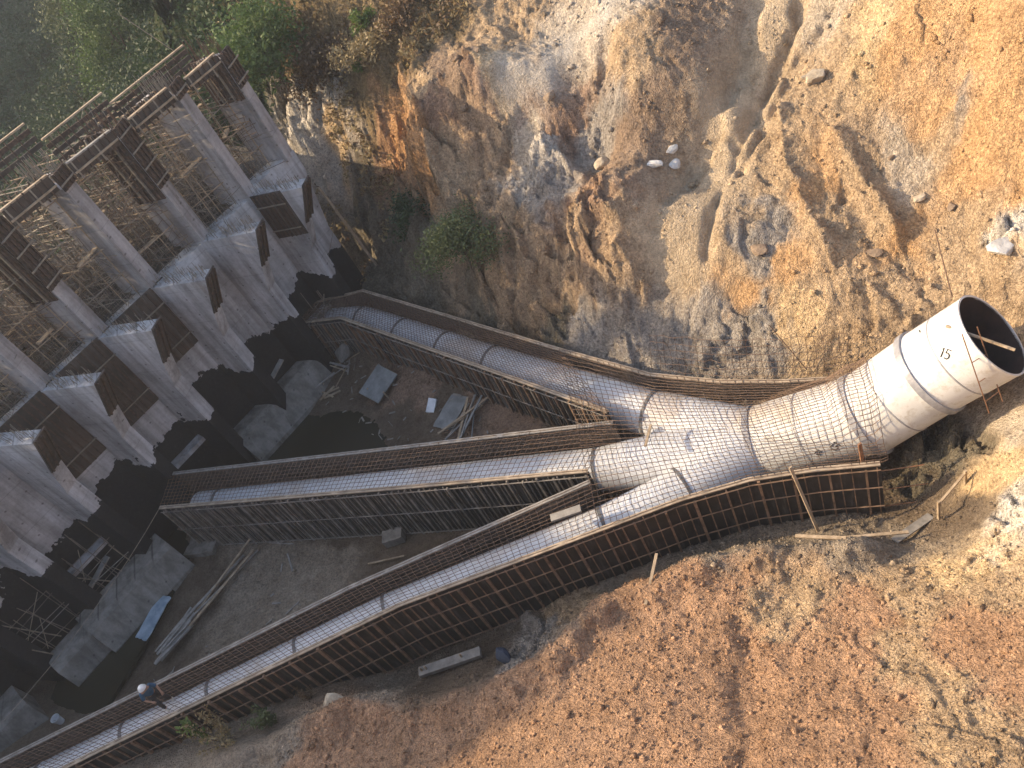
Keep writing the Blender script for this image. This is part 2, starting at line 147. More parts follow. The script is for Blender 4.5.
M['rust'] = simple('rusty steel', (.16, .078, .042), (.34, .175, .092), 8, .75, .15)
M['rust_dark'] = simple('dark rusty steel', (.05, .034, .026), (.125, .08, .055), 6, .8, .1)
M['bar'] = simple('reinforcing bar', (.09, .055, .036), (.19, .115, .07), 9, .75, .1)
M['bar_dull'] = simple('dull tube', (.19, .165, .135), (.34, .29, .22), 5, .65, .1)
M['bar_grey'] = simple('cement splashed bar', (.09, .075, .062), (.24, .20, .165), 2, .8, 0)
M['rib_tan'] = simple('muddy brown rib', (.12, .075, .05), (.30, .195, .125), 3, .8, 0)
M['rib_pale'] = simple('cement splashed rib', (.13, .115, .10), (.30, .27, .235), 2, .85, 0)
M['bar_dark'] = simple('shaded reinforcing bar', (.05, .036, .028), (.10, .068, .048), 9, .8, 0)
def ply_mat(name, c1, c2, stain):
    m, nt, b = newmat(name); p = pos(nt); n1 = nz(nt, 1.1, 6, .65, p); c = ramp(nt, n1.outputs['Fac'], [(.32, c1), (.68, c2)]).outputs[0]
    mp = nt.nodes.new('ShaderNodeMapping'); mp.inputs['Scale'].default_value = (3, 3, .35); nt.links.new(p, mp.inputs[0]); n2 = nz(nt, 1.3, 6, .7, mp.outputs[0])
    c = mixc(nt, ramp(nt, n2.outputs['Fac'], [(.52, (0, 0, 0)), (.72, (.75, .75, .75))]).outputs[0], c, stain)
    vo = nz(nt, .55, vec=p, typ='ShaderNodeTexVoronoi'); c = mixc(nt, .5, c, ramp(nt, vo.outputs['Color'], [(.2, (.55, .55, .55)), (.8, (1.25, 1.2, 1.15))]).outputs[0], 'MULTIPLY')
    nt.links.new(c, b.inputs['Base Color']); b.inputs['Roughness'].default_value = .7; bump(nt, b, n2.outputs['Fac'], .3, .02); return m
M['ply'] = ply_mat('film faced plywood', (.02, .018, .017), (.05, .042, .036), (.13, .12, .11))
M['ply_grey'] = ply_mat('cement stained grey plywood', (.022, .021, .02), (.055, .05, .045), (.13, .12, .11))
M['ply_red'] = ply_mat('worn brown plywood', (.04, .031, .025), (.10, .072, .054), (.17, .15, .13))
M['plank'] = simple('weathered plank', (.26, .19, .12), (.46, .36, .25), 3, .85, 0, .4, .02)
M['plank_grey'] = simple('grey plank', (.2, .185, .165), (.36, .33, .29), 3, .85)
M['lip'] = simple('pale wall capping', (.24, .19, .14), (.5, .4, .29), 2.2, .85)
M['sheet'] = simple('dull grey sheet', (.16, .165, .16), (.27, .28, .27), 2, .6)
M['white'] = simple('scrap white plastic', (.55, .56, .56), (.75, .76, .77), 3, .5)
M['blue_sheet'] = simple('pale blue sheet', (.2, .27, .33), (.42, .5, .56), 2, .5)
M['tarp'] = simple('navy cloth', (.02, .03, .055), (.05, .065, .1), 4, .8)
M['rock'] = simple('pale rock', (.3, .24, .17), (.52, .44, .33), 2.5, .9, 0, .7, .06)
M['rock_dark'] = simple('brown rock', (.16, .11, .075), (.3, .22, .15), 2.5, .9, 0, .7, .06)
M['rock_white'] = simple('white rock', (.5, .48, .44), (.72, .7, .66), 2.5, .9, 0, .6, .05)
M['bark'] = simple('bark', (.08, .055, .035), (.16, .115, .075), 6, .9)
M['helmet'] = simple('white helmet', (.7, .7, .68), (.8, .8, .78), 3, .35)
M['blue'] = simple('blue work cloth', (.02, .07, .13), (.035, .11, .2), 6, .85)
M['dark_cloth'] = simple('dark trousers', (.02, .02, .023), (.05, .048, .048), 6, .9)
M['skin'] = simple('skin', (.32, .18, .11), (.38, .22, .14), 6, .55)
M['boot'] = simple('dusty pale shoe', (.38, .35, .3), (.55, .5, .44), 6, .8)
M['mark'] = simple('black paint mark', (.02, .02, .022), (.04, .04, .04), 5, .6)
def pipe_mat(name, base, dirt):
    m, nt, b = newmat(name); p = pos(nt); n1 = nz(nt, .55, 7, .62, p); n2 = nz(nt, 3.5, 8, .7, p, dist=.4)
    c = ramp(nt, n1.outputs['Fac'], [(.3, tuple(x*.8 for x in base)), (.5, base)]).outputs[0]
    d = ramp(nt, n2.outputs['Fac'], [(.34, (.55, .47, .36)), (.5, (1, 1, 1))]).outputs[0]; c = mixc(nt, dirt, c, d, 'MULTIPLY')
    n3 = nz(nt, .33, 3, .5, p); c = mixc(nt, math_(nt, 'MULTIPLY', ramp(nt, n3.outputs['Fac'], [(.56, (0, 0, 0)), (.66, (1, 1, 1))]).outputs[0], dirt*.8), c, (.45, .3, .16))
    nt.links.new(c, b.inputs['Base Color']); b.inputs['Roughness'].default_value = .42; bump(nt, b, n1.outputs['Fac'], .12, .03)
    return m
M['pipe'] = pipe_mat('white painted steel', (.74, .755, .78), .45)
M['pipe_main'] = pipe_mat('clean white steel', (.72, .72, .71), .5)
M['pipe_in'] = simple('dark brown pipe lining', (.035, .022, .018), (.07, .04, .03), 2, .6)  # very dark brown for the inner surface of the open pipe end
M['weld'] = simple('grey weld collar', (.25, .25, .27), (.42, .42, .44), 3, .5, .1)
M['weld_dull'] = simple('primer grey seam', (.10, .105, .11), (.2, .2, .205), 3, .6)
def leaf_mat(name, c1, c2):
    m, nt, b = newmat(name); p = pos(nt); n = nz(nt, 1.1, 3, .6, p); n2 = nz(nt, 14, 2, .5, p)
    f = math_(nt, 'ADD', math_(nt, 'MULTIPLY', n.outputs['Fac'], .6), math_(nt, 'MULTIPLY', n2.outputs['Fac'], .4))
    r = ramp(nt, f, [(.36, c1), (.64, c2)]); nt.links.new(r.outputs[0], b.inputs['Base Color']); b.inputs['Roughness'].default_value = .65
    t = nt.nodes.new('ShaderNodeBsdfTranslucent'); nt.links.new(r.outputs[0], t.inputs[0]); mx = nt.nodes.new('ShaderNodeMixShader'); mx.inputs[0].default_value = .25
    nt.links.new(b.outputs[0], mx.inputs[1]); nt.links.new(t.outputs[0], mx.inputs[2]); nt.links.new(mx.outputs[0], nt.nodes['Material Output'].inputs[0])
    return m
M['leaf'] = leaf_mat('green leaves', (.05, .095, .024), (.14, .205, .055))
M['leaf_dark'] = leaf_mat('dark green leaves', (.02, .045, .018), (.06, .10, .035))
M['leaf_pale'] = leaf_mat('pale green leaves', (.06, .085, .03), (.16, .19, .075))
M['leaf_dry'] = leaf_mat('dry brown leaves', (.09, .055, .028), (.22, .14, .07))
M['leaf_straw'] = leaf_mat('straw', (.2, .15, .07), (.38, .3, .15))
M['leaf_bright'] = leaf_mat('bright green leaves', (.07, .12, .025), (.17, .23, .05))
m, nt, b = newmat('pool water'); M['water'] = m
b.inputs['Base Color'].default_value = (.03, .028, .017, 1); b.inputs['Roughness'].default_value = .12
n = nz(nt, 2.5, 3, .5, pos(nt)); bump(nt, b, n.outputs['Fac'], .06, .02)
# terrain
m, nt, b = newmat('excavated soil'); M['soil'] = m; p = pos(nt)
at = nt.nodes.new('ShaderNodeVertexColor'); at.layer_name = 'Col'
n1 = nz(nt, 1.6, 9, .7, p); n2 = nz(nt, 9, 6, .62, p); n3 = nz(nt, .35, 5, .6, p); n4 = nz(nt, 30, 4, .7, p)
c = mixc(nt, .7, at.outputs[0], ramp(nt, n1.outputs['Fac'], [(.3, (.55, .5, .45)), (.5, (1, 1, 1)), (.72, (1.35, 1.33, 1.3))]).outputs[0], 'MULTIPLY')
c = mixc(nt, math_(nt, 'MULTIPLY', at.outputs[1], .75), c, ramp(nt, n2.outputs['Fac'], [(.32, (.5, .46, .42)), (.5, (1, 1, 1)), (.68, (1.5, 1.48, 1.42))]).outputs[0], 'MULTIPLY')
c = mixc(nt, .5, c, ramp(nt, n3.outputs['Fac'], [(.35, (.78, .72, .66)), (.65, (1.15, 1.12, 1.1))]).outputs[0], 'MULTIPLY')
nt.links.new(c, b.inputs['Base Color']); b.inputs['Roughness'].default_value = .95; b.inputs['Specular IOR Level'].default_value = .15
c = mixc(nt, math_(nt, 'MULTIPLY', at.outputs[1], .6), c, ramp(nt, n4.outputs['Fac'], [(.35, (.6, .57, .54)), (.5, (1, 1, 1)), (.66, (1.4, 1.38, 1.35))]).outputs[0], 'MULTIPLY'); nt.links.new(c, b.inputs['Base Color'])
vo = nz(nt, 5.5, vec=p, typ='ShaderNodeTexVoronoi')
h = math_(nt, 'ADD', math_(nt, 'MULTIPLY', n2.outputs['Fac'], .5), math_(nt, 'ADD', n1.outputs['Fac'], math_(nt, 'MULTIPLY', vo.outputs['Distance'], -.2)))
n5 = nz(nt, 16, 3, .5, p); h = math_(nt, 'ADD', math_(nt, 'ADD', h, math_(nt, 'MULTIPLY', ramp(nt, n5.outputs['Fac'], [(.46, (0, 0, 0)), (.6, (1, 1, 1))]).outputs[0], .22)), math_(nt, 'MULTIPLY', n4.outputs['Fac'], .05)); bump(nt, b, h, 1., .17)
# ------------------------------------------------------------------ terrain height
TX, TY, TC = map(np.array, G['TPS'])  # includes an unseen left ridge and mountain raised to shade pit and forest
_tab = [np.random.default_rng(100+i).random((256, 256)) for i in range(14)]
def vn(x, y, k):
    t = _tab[k % 14]; xi = np.floor(x).astype(int); yi = np.floor(y).astype(int); fx = x-xi; fy = y-yi
    fx = fx*fx*(3-2*fx); fy = fy*fy*(3-2*fy); a, b_, c_, d_ = t[xi & 255, yi & 255], t[(xi+1) & 255, yi & 255], t[xi & 255, (yi+1) & 255], t[(xi+1) & 255, (yi+1) & 255]
    return (a*(1-fx)+b_*fx)*(1-fy)+(c_*(1-fx)+d_*fx)*fy-.5
def fbm(x, y, f, o, k=0, g=.5, ridge=False):
    s = 0; a = 1.
    for i in range(o):
        ca, sa = math.cos(i*1.1+k), math.sin(i*1.1+k); v_ = vn((x*ca-y*sa)*f+17*i, (x*sa+y*ca)*f+31*i, k+i)
        s = s+a*((.5-2*np.abs(v_)) if ridge else v_*2); a *= g; f *= 2.03
    return s
def base_h(x, y):
    o = TC[-3]+TC[-2]*x+TC[-1]*y
    for a, b_, w in zip(TX, TY, TC[:-3]): o = o-w*np.sqrt((x-a)**2+(y-b_)**2+1)
    s = np.maximum(0, y+.5)+.3*np.maximum(0, x)
    cl = 26.2-5.0*s-np.where(np.abs(x) > 3, (np.abs(x)-3)*.8, 0)
    return np.maximum(o, cl)
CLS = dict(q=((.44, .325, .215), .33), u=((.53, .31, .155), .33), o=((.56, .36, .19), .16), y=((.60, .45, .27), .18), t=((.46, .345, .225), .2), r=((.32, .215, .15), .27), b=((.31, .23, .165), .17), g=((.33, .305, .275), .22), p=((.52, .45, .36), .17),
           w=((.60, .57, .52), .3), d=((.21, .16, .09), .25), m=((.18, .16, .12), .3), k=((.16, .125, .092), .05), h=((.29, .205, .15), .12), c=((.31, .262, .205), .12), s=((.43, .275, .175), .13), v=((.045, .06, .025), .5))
CX = np.array([c_[0] for c_ in G['COL']]); CY = np.array([c_[1] for c_ in G['COL']]); CC = np.array([CLS[c_[2]][0] for c_ in G['COL']]); CA = np.array([CLS[c_[2]][1] for c_ in G['COL']])
def soil(x, y):
    wx = x+fbm(x, y, .6, 5, 3, .6)*.65; wy = y+fbm(x, y, .6, 5, 6, .6)*.65
    num = np.zeros((len(x), 3)); den = np.zeros(len(x)); am = np.zeros(len(x))
    for a, b_, c_, r_ in zip(CX, CY, CC, CA):
        w = 1/((wx-a)**2+(wy-b_)**2+.06)**2.8; num += w[:, None]*c_; den += w; am += w*r_
    col_, am = num/den[:, None], am/den
    for k, wd, cc, a_ in (('track', 1.3, (.55, .44, .305), .02), ('road', .7, (.56, .52, .46), .02)):
        q, _ = seg_dist(x, y, G['FEAT'][k]); f = 1/(1+np.exp((q-wd+fbm(x, y, 1.2, 3, 2)*.3)/.3)); col_ = col_*(1-f[:, None])+np.array(cc)*f[:, None]; am = am*(1-f)+a_*f
    return col_, am
def seg_dist(x, y, pts):                             # signed distance to a polyline (left positive)
    best = np.full(len(x), 1e9); sg = np.zeros(len(x))
    for (ax, ay), (bx, by) in zip(pts[:-1], pts[1:]):
        dx, dy = bx-ax, by-ay; t = np.clip(((x-ax)*dx+(y-ay)*dy)/(dx*dx+dy*dy), 0, 1)
        ex, ey = x-ax-t*dx, y-ay-t*dy; q = np.hypot(ex, ey); u = q < best; best = np.where(u, q, best); sg = np.where(u, np.sign(dx*ey-dy*ex), sg)
    return best, sg
def cells(x, y, size, k):                            # faceted blocks: every cell a randomly tilted plane
    x = x/size; y = y/size; xi = np.floor(x).astype(int); yi = np.floor(y).astype(int); best = np.full(len(x), 1e9); h = np.zeros(len(x)); T = _tab
    for i in (-1, 0, 1):
        for j in (-1, 0, 1):
            a, b_ = (xi+i) & 255, (yi+j) & 255; cx = xi+i+T[k % 14][a, b_]; cy = yi+j+T[(k+1) % 14][a, b_]; q = (x-cx)**2+(y-cy)**2; u = q < best
            best = np.where(u, q, best); h = np.where(u, (x-cx)*(T[(k+2) % 14][a, b_]-.5)*1.7+(y-cy)*(T[(k+3) % 14][a, b_]-.5)*1.7+(T[(k+4) % 14][a, b_]-.5)*.7, h)
    return h*size
def detail(x, y, amp):
    wx = x+fbm(x, y, .8, 3, 11)*.35; wy = y+fbm(x, y, .8, 3, 12)*.35
    dz = amp*(fbm(x, y, .45, 3, 1)*.5+fbm(wx, wy, 1.2, 5, 4, .6, True)*.6+fbm(x, y, 4.5, 2, 8)*.2)
    cr = np.clip((amp-.19)/.09, 0, 1)*.85+np.clip((amp-.08)/.08, 0, 1)*.16     # broken rock on the cliffs, crumbs elsewhere
    dz = dz+cr*(cells(wx, wy, 1.7, 2)*(.45+.55*np.clip((amp-.27)/.06, 0, 1))+cells(wx, wy*1.2, .6, 6)*.8+cells(wx, wy, .27, 9)*.5)
    F = G['FEAT']; wob = fbm(x, y, .9, 3, 5)*.25
    def prof(k, w, dep, side=0):
        nonlocal dz
        q, s = seg_dist(x, y, F[k]); q = np.maximum(0, q+wob); dz = dz+dep*np.exp(-(q/w)**2)*(1 if not side else 1)
        if side: dz = dz+side*s*np.exp(-(q/(w*3))**2)
    prof('rut1', .24, -.5, 0); prof('rut2', .2, -.35, 0); prof('rut3', .35, -.4, 0)
    prof('berm1', .35, .35, .12); prof('berm2', .3, .4, .14); prof('gully', .45, -.22); prof('cleft', .5, -1.1); prof('ledge', .3, .2); prof('crest', .5, .2); prof('edge', .5, .3); prof('near_crest', .75, .75)
    for a, b_, r_, hgt in G['HOLLOW']: dz = dz+hgt*np.exp(-(((x-a)**2+(y-b_)**2)/r_**2)**1.5)
    return dz
def ground(x, y):
    x = np.atleast_1d(np.asarray(x, float)); y = np.atleast_1d(np.asarray(y, float)); c_, a = soil(x, y)
    return base_h(x, y)+detail(x, y, a)
def gz(x, y): return float(ground(x, y)[0])
def axis(lo, hi, a, b_, st, gr):
    mid = list(np.arange(a, b_, st)); r_ = []; s = st; q = mid[-1]
    while q < hi: s = min(s*gr, 7); q += s; r_.append(q)
    l = []; s = st; q = a
    while q > lo: s = min(s*gr, 7); q -= s; l.append(q)
    return np.array(l[::-1]+mid+r_)
gx = axis(-170, 110, -14, 20.5, .08, 1.045); gy = axis(-30, 260, 4.5, 45, .08, 1.045)
X, Y = np.meshgrid(gx, gy); xf, yf = X.ravel(), Y.ravel()
colr, amp = soil(xf, yf); zf = base_h(xf, yf)+detail(xf, yf, amp)
i0 = (np.arange(len(gy)-1)[:, None]*len(gx)+np.arange(len(gx)-1)).ravel()
ter = fast('ground', np.c_[xf, yf, zf], np.c_[i0, i0+1, i0+1+len(gx), i0+len(gx)], M['soil'], None, True, colr, np.clip(.25+amp*5, .3, 1))
tag(ter, 'excavated earth of the pit and its slopes', 'ground', kind='structure')
# pools of water on the pit floor
def pool(pts, z, label):
    mb = MB(); n_ = len(pts); mb.prism(pts, (1, 0, 0), (0, 1, 0), (0, 0, z-.1), (0, 0, .2)); o = mb.build('pool_water', M['water']); tag(o, label, 'water', kind='structure')
pool([(-14, 39.5), (-16.6, 35.8), (-12, 32.6), (-6.5, 29.6), (-5, 31), (-6.6, 33.5), (-7.6, 35.4), (-9, 38)], .15, 'dark pool between the two upper pipe walls')
pool([(-25.4, 25.0), (-24, 28.8), (-18.2, 32.4), (-16.8, 31.0), (-18.6, 28.6), (-20.5, 26), (-22, 24.4)], .03, 'dark pool along the lower concrete sill')
# ------------------------------------------------------------------ penstock
P = [np.array(p_) for p_ in G['P']]
rb, rm = .80, 1.42
bn, bf = G['BN'], G['BF']
def mid(a, b_, z): return np.array([(a[0]+b_[0])/2, (a[1]+b_[1])/2, z])
B1 = V(14.75, -36.9, 1.85); B2 = V(14.75, -34.6, 1.5)
axB = [B1+np.array([-3.2, 1.9, 0]), mid(bn[1], bf[1], 1.85), V(14.9, -25.4, 1.85), np.array([4.35, 22.25, 1.85]), P[0]]
m0 = mid(G['MN'][0], G['MF'][0], 1.6); m1 = np.array([1.35, 21.35, 1.6]); axM = [m0*.96+m1*.04, m0*.9+m1*.1, m1, P[0]]
axF = [np.array([-30, 21.3, 1.95]), np.array([-23, 20.8, 1.95]), np.array([-8.15, 19.85, 1.95]), np.array([.45, 18.52, 1.95]), np.array([3.6, 18.2, 1.85]), P[0]]
def swept(pts, rad, n=48):
    mb = MB(); mb.tube(pts, rad, n, cap=False); return mb
pen = thing('penstock', 'white steel penstock with three branch pipes merging into one rising trunk', 'pipeline', tuple(P[0]))
swept([P[0]-(P[1]-P[0])*.12]+P, [rm]*5, 56).build('main_pipe', M['pipe_main'], pen, True)
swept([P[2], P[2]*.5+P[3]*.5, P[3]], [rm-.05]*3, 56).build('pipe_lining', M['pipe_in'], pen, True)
t_ = (P[3]-P[2])/np.linalg.norm(P[3]-P[2])
def ringband(mb, c_, t, r0, r1, h, n=56):
    t = np.asarray(t)/np.linalg.norm(t); x = np.cross(t, (0, 0, 1)); x /= np.linalg.norm(x); y = np.cross(x, t)
    prof = [(r0, -h/2), (r1, -h/2), (r1, h/2), (r0, h/2)]; vs = [c_+t*b_+(x*math.cos(2*PI*i/n)+y*math.sin(2*PI*i/n))*a for i in range(n) for a, b_ in prof]
    return mb.add(vs, [(i*4+k, i*4+(k+1) % 4, ((i+1) % n)*4+(k+1) % 4, ((i+1) % n)*4+k) for i in range(n) for k in range(4)])
mb = MB(); ringband(mb, P[3]+t_*.0, t_, rm-.05, rm+.01, .06); mb.build('pipe_rim', M['pipe_main'], pen)
def bis(a, b_, c_): u = (b_-a)/np.linalg.norm(b_-a); w = (c_-b_)/np.linalg.norm(c_-b_); return u+w
for c_, t, wd in ((P[0], bis(axM[-2], P[0], P[1]), .22), (P[1], bis(P[0], P[1], P[2]), .24), (P[2], bis(P[1], P[2], P[3]), .22)):
    mb = MB(); ringband(mb, c_, t, rm-.02, rm+.085, wd); mb.build('collar', M['weld'], pen, False)
for a_, b_ in zip(P[:-1], P[1:]):
    mb = MB(); ringband(mb, a_*.5+b_*.5, b_-a_, rm-.01, rm+.012, .045); mb.build('weld_bead', M['weld'], pen)
for ax, rads in ((axB, [.92, .92, .92, .98, rm*.93]), (axM, [.84, .84, .86, rm*.9]), (axF, [.8, .8, .8, .82, 1.0, rm*.95])):
    pp = [ax[0]]; rr = [rads[0]]
    for k in range(len(ax)-1):
        m_ = 6 if rads[k+1] != rads[k] else 3
        for q in range(1, m_+1): u = q/m_; pp.append(ax[k]*(1-u)+ax[k+1]*u); rr.append(rads[k]*(1-u)+rads[k+1]*u)
    swept(pp, rr, 44).build('branch_pipe', M['pipe'], pen, True)
    for k in range(1, len(ax)-1):
        a, b_ = ax[k-1], ax[k]
        L = np.linalg.norm(b_-a); ns = max(1, int(L/3.0)) if rads[k] == rads[k-1] else 1; u = (b_-a)/L
        for q in range(1, ns+1):
            c_ = a+u*L*q/ns; mb = MB(); ringband(mb, c_, u if q < ns else bis(a, b_, ax[k+1]), rads[k]-.02, rads[k]+.035, .12, 44); mb.build('weld_seam', M['weld_dull'], pen)
def at_u(ax, rads, u): return ax[-2]*(1-u)+ax[-1]*u, rads[-2]*(1-u)+rads[-1]*u
for (a1, r1), (a2, r2) in (((axB, (.98, rm*.93)), (axM, (.86, rm*.9))), ((axM, (.86, rm*.9)), (axF, (1.0, rm*.95)))):
    pts = []
    for u in np.linspace(.15, .96, 14):
        p1, q1 = at_u(a1, r1, u); w = P[0]*0
        best = min(((np.linalg.norm((at_u(a2, r2, v_)[0]-p1)[:2]), v_) for v_ in np.linspace(0, 1, 60))); p2, q2 = at_u(a2, r2, best[1]); hh = best[0]/2; q_ = (q1+q2)/2
        if hh < q_*.98: pts.append((p1+p2)/2+ZZ*(math.sqrt(q_*q_-hh*hh)+.01))
    if len(pts) > 2: mb = MB(); mb.tube(pts, .035, 6); mb.build('weld_seam', M['weld_dull'], pen)
# painted number and marks on the trunk
def stroke_on_pipe(mb, a, b_, rad, org, ang, s, strokes, rot):
    t = (b_-a)/np.linalg.norm(b_-a); x = np.cross(t, (0, 0, 1)); x /= np.linalg.norm(x); y = np.cross(x, t)
    for st in strokes:
        pts = []
        for (u, w) in st:
            U = (u*math.cos(rot)-w*math.sin(rot))*s; W_ = (u*math.sin(rot)+w*math.cos(rot))*s
            th = ang+W_/rad; pts.append(a+t*(org+U)+(x*math.cos(th)+y*math.sin(th))*(rad+.006))
        mb.tube(pts, .022, 4)
FIFTEEN = [[(-.35, .3), (-.2, .5), (-.2, 0), (-.2, -.5)], [(.55, .5), (.15, .5), (.12, .1), (.35, .15), (.52, 0), (.52, -.3), (.35, -.48), (.1, -.42)]]
for (ia, org, ang, sz, rot) in ((2, 1.4, .95, .3, 2.2), (0, 3.0, .35, .3, 2.0), (0, 2.4, .3, .2, 2.0)):
    mb = MB(); stroke_on_pipe(mb, P[ia], P[ia+1], rm, org, ang, sz, FIFTEEN, rot+PI); mb.build('painted_number', M['mark'], pen)
mb = MB(); stroke_on_pipe(mb, P[2], P[3], rm, .9, 1.75, .3, [[(0, 0), (.5, 0)]], 1.9); mb.build('painted_dash', M['mark'], pen)
# ------------------------------------------------------------------ formwork walls
def offset(poly, o):
    out = []; n_ = len(poly)
    for i in range(n_):
        a = np.array(poly[max(0, i-1)]); b_ = np.array(poly[i]); c_ = np.array(poly[min(n_-1, i+1)]); nn = np.zeros(2)
        for u, w in ((a, b_), (b_, c_)):
            t = w-u; L = np.linalg.norm(t)
            if L > 1e-6: nn += np.array([-t[1], t[0]])/L
        nn /= np.linalg.norm(nn); out.append(tuple(b_+nn*o))
    return out
def strip(mb, poly, z0, z1, th):
    a = offset(poly, -th/2); b_ = offset(poly, th/2); n_ = len(poly)
    vs = [(*p_, z) for p_, q_ in zip(a, b_) for p_, z in ((p_, z0), (p_, z1), (q_, z1), (q_, z0))]
    fs = [(i*4+k, i*4+(k+1) % 4, i*4+4+(k+1) % 4, i*4+4+k) for i in range(n_-1) for k in range(4)]+[(0, 1, 2, 3), tuple((n_-1)*4+k for k in (3, 2, 1, 0))]
    return mb.add(vs, fs)
def along(poly, step, start=0.):
    P_ = [np.array(p_) for p_ in poly]; out = []; s = start
    for a, b_ in zip(P_[:-1], P_[1:]):
        L = np.linalg.norm(b_-a); t = (b_-a)/L
        while s < L: out.append((a+t*s, math.atan2(t[1], t[0]))); s += step
        s -= L
    return out
def form_wall(label, poly, zt, z0, outer, step, thick_every, mats, cap, waler=(.18, .5, .82), rw=.045):
    poly = [tuple(p_) for p_ in poly]; c_ = poly[len(poly)//2]
    w = thing('formwork_wall', label, 'formwork', (c_[0], c_[1], 0))
    mb = MB(); strip(mb, poly, z0, zt, .06); mb.build('panel', M[mats[0]], w)
    mb = MB(); strip(mb, poly, zt+.003, zt+.055, .17); mb.build('capping_board', M[cap], w)
    protos = {}
    for k, (p_, a) in enumerate(along(poly, step, .1)):
        big = k % thick_every == 0; nrm = np.array([-math.sin(a), math.cos(a)])*outer
        q = p_+nrm*(.09 if big else .075)
        if big not in protos:
            mb = MB(); sx = rw*(1.9 if big else .8); mb.boxa((0, 0, (zt+z0)/2), (sx/2, 0, 0), (0, .06 if big else .03, 0), (0, 0, (zt-z0)/2-.01)); o = mb.build('rib', M[mats[1] if big else mats[2]], w); protos[big] = o
        else: o = protos[big].copy(); C.objects.link(o); o.parent = w; o.matrix_parent_inverse = protos[big].matrix_parent_inverse
        o.location = (q[0]+rng.normal(0, .02), q[1]+rng.normal(0, .012), 0); o.rotation_euler = (rng.normal(0, .007), rng.normal(0, .007), a); o.scale = (rng.uniform(.8, 1.25), 1, rng.uniform(.93, 1.0))
    for f in waler:
        mb = MB(); z = z0+(zt-z0)*f; mb.tube([(*p_, z) for p_ in offset(poly, outer*.14)], .026, 5); mb.build('waler', M[mats[2]], w)
    return w
form_wall('long curved outer wall of dark panels and orange ribs at the bottom', G['FN'], 3.4, -.1, -1, .37, 3, ('ply', 'rib_tan', 'rib_tan'), 'lip', (.05, .36, .68, .96))
form_wall('worn inner wall on the pit side of the lowest pipe', G['FF'], 3.4, -.1, 1, .5, 3, ('ply_red', 'rust_dark', 'bar'), 'plank_grey')
form_wall('dark close ribbed wall facing the viewer along the middle pipe', G['MN'], 3.3, 0, -1, .21, 3, ('ply_grey', 'rib_pale', 'rib_pale'), 'lip', (.04, .5, .95), .04)
form_wall('brown wall with a grey capping behind the middle pipe', G['MF'], 3.3, 0, 1, .5, 3, ('ply_red', 'rust_dark', 'bar'), 'plank_grey')
form_wall('brown ribbed wall facing the viewer along the upper pipe', G['BN'], 3.3, .4, -1, .2, 3, ('ply_grey', 'rib_tan', 'rib_pale'), 'lip', (.04, .5, .95), .04)
form_wall('far wall under the rocky bank behind the upper pipe', G['BF'], 3.3, .4, 1, .5, 3, ('ply_red', 'rust_dark', 'bar'), 'lip')
# ------------------------------------------------------------------ reinforcement mats
SEGS = []
for ax, rads in ((axB, [.92]*3+[.98, rm*.93]), (axM, [.84]*3+[rm*.9]), (axF, [.8]*4+[1.0, rm*.95]), (P, [rm]*4)):
    for a, b_, r0_, r1_ in zip(ax[:-1], ax[1:], rads[:-1], rads[1:]): SEGS.append((a, b_, r0_, r1_))
def drape(x, y, z):
    for a, b_, r0_, r1_ in SEGS:
        d_ = b_[:2]-a[:2]; t = np.clip(((x-a[0])*d_[0]+(y-a[1])*d_[1])/(d_@d_), 0, 1); q = math.hypot(x-a[0]-t*d_[0], y-a[1]-t*d_[1]); r_ = r0_*(1-t)+r1_*t+.15
        sl = (b_[2]-a[2])/np.linalg.norm(d_); k = math.sqrt(1+sl*sl)
        if q < r_: z = max(z, a[2]+(b_[2]-a[2])*t+k*math.sqrt(r_*r_-q*q))
    return z
def resamp(poly, n_):
    P_ = np.array(poly, float); L = np.r_[0, np.cumsum(np.linalg.norm(np.diff(P_, axis=0), axis=1))]; u = np.linspace(0, L[-1], n_)
    return np.array([[np.interp(q, L, P_[:, k]) for k in range(P_.shape[1])] for q in u]), L[-1]
def mat_bars(mb, A_, B_, sp, r_, drp=True, jit=.0):
    _, La = resamp(A_, 2); _, Lb = resamp(B_, 2); nu = max(2, int(max(La, Lb)/sp)); a, _ = resamp(A_, nu); b_, _ = resamp(B_, nu)
    w = np.linalg.norm(a-b_, axis=1).max(); nv = max(2, int(w/sp)+1)
    g = np.array([[a[i]*(1-v_)+b_[i]*v_ for v_ in np.linspace(0, 1, nv)] for i in range(nu)])
    g[..., :2] += rng.normal(0, jit, g[..., :2].shape)
    if drp:
        for i in range(nu):
            for j in range(nv): g[i, j, 2] = drape(g[i, j, 0], g[i, j, 1], g[i, j, 2])+rng.normal(0, .012)
    for i in range(nu): mb.tube(g[i], r_, 3, False)
    g2 = g.copy(); g2[..., 2] += 2*r_
    for j in range(nv): mb.tube(g2[:, j], r_, 3, False)
def z3(poly, z): return [(*p_[:2], z) for p_ in poly]
def mat_thing(label, A_, B_, sp, sides=(), r_=.0125):
    c_ = A_[len(A_)//2]; t = thing('rebar_mat', label, 'rebar mat', (c_[0], c_[1], c_[2]))
    mb = MB(); mat_bars(mb, A_, B_, sp, r_, True, .008); mb.build('top_mat', M['bar'], t, False, False)
    for poly, o, z0, z1 in sides:
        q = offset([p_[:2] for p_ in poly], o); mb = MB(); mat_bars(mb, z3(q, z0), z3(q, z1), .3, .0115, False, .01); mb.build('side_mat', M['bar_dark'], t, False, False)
    return t
mat_thing('rebar mat laid across the lowest pipe between its long walls', z3(G['FN'][:4], 3.44), z3(G['FF'], 3.44), .27, [(G['FF'], -.22, .2, 3.35)])
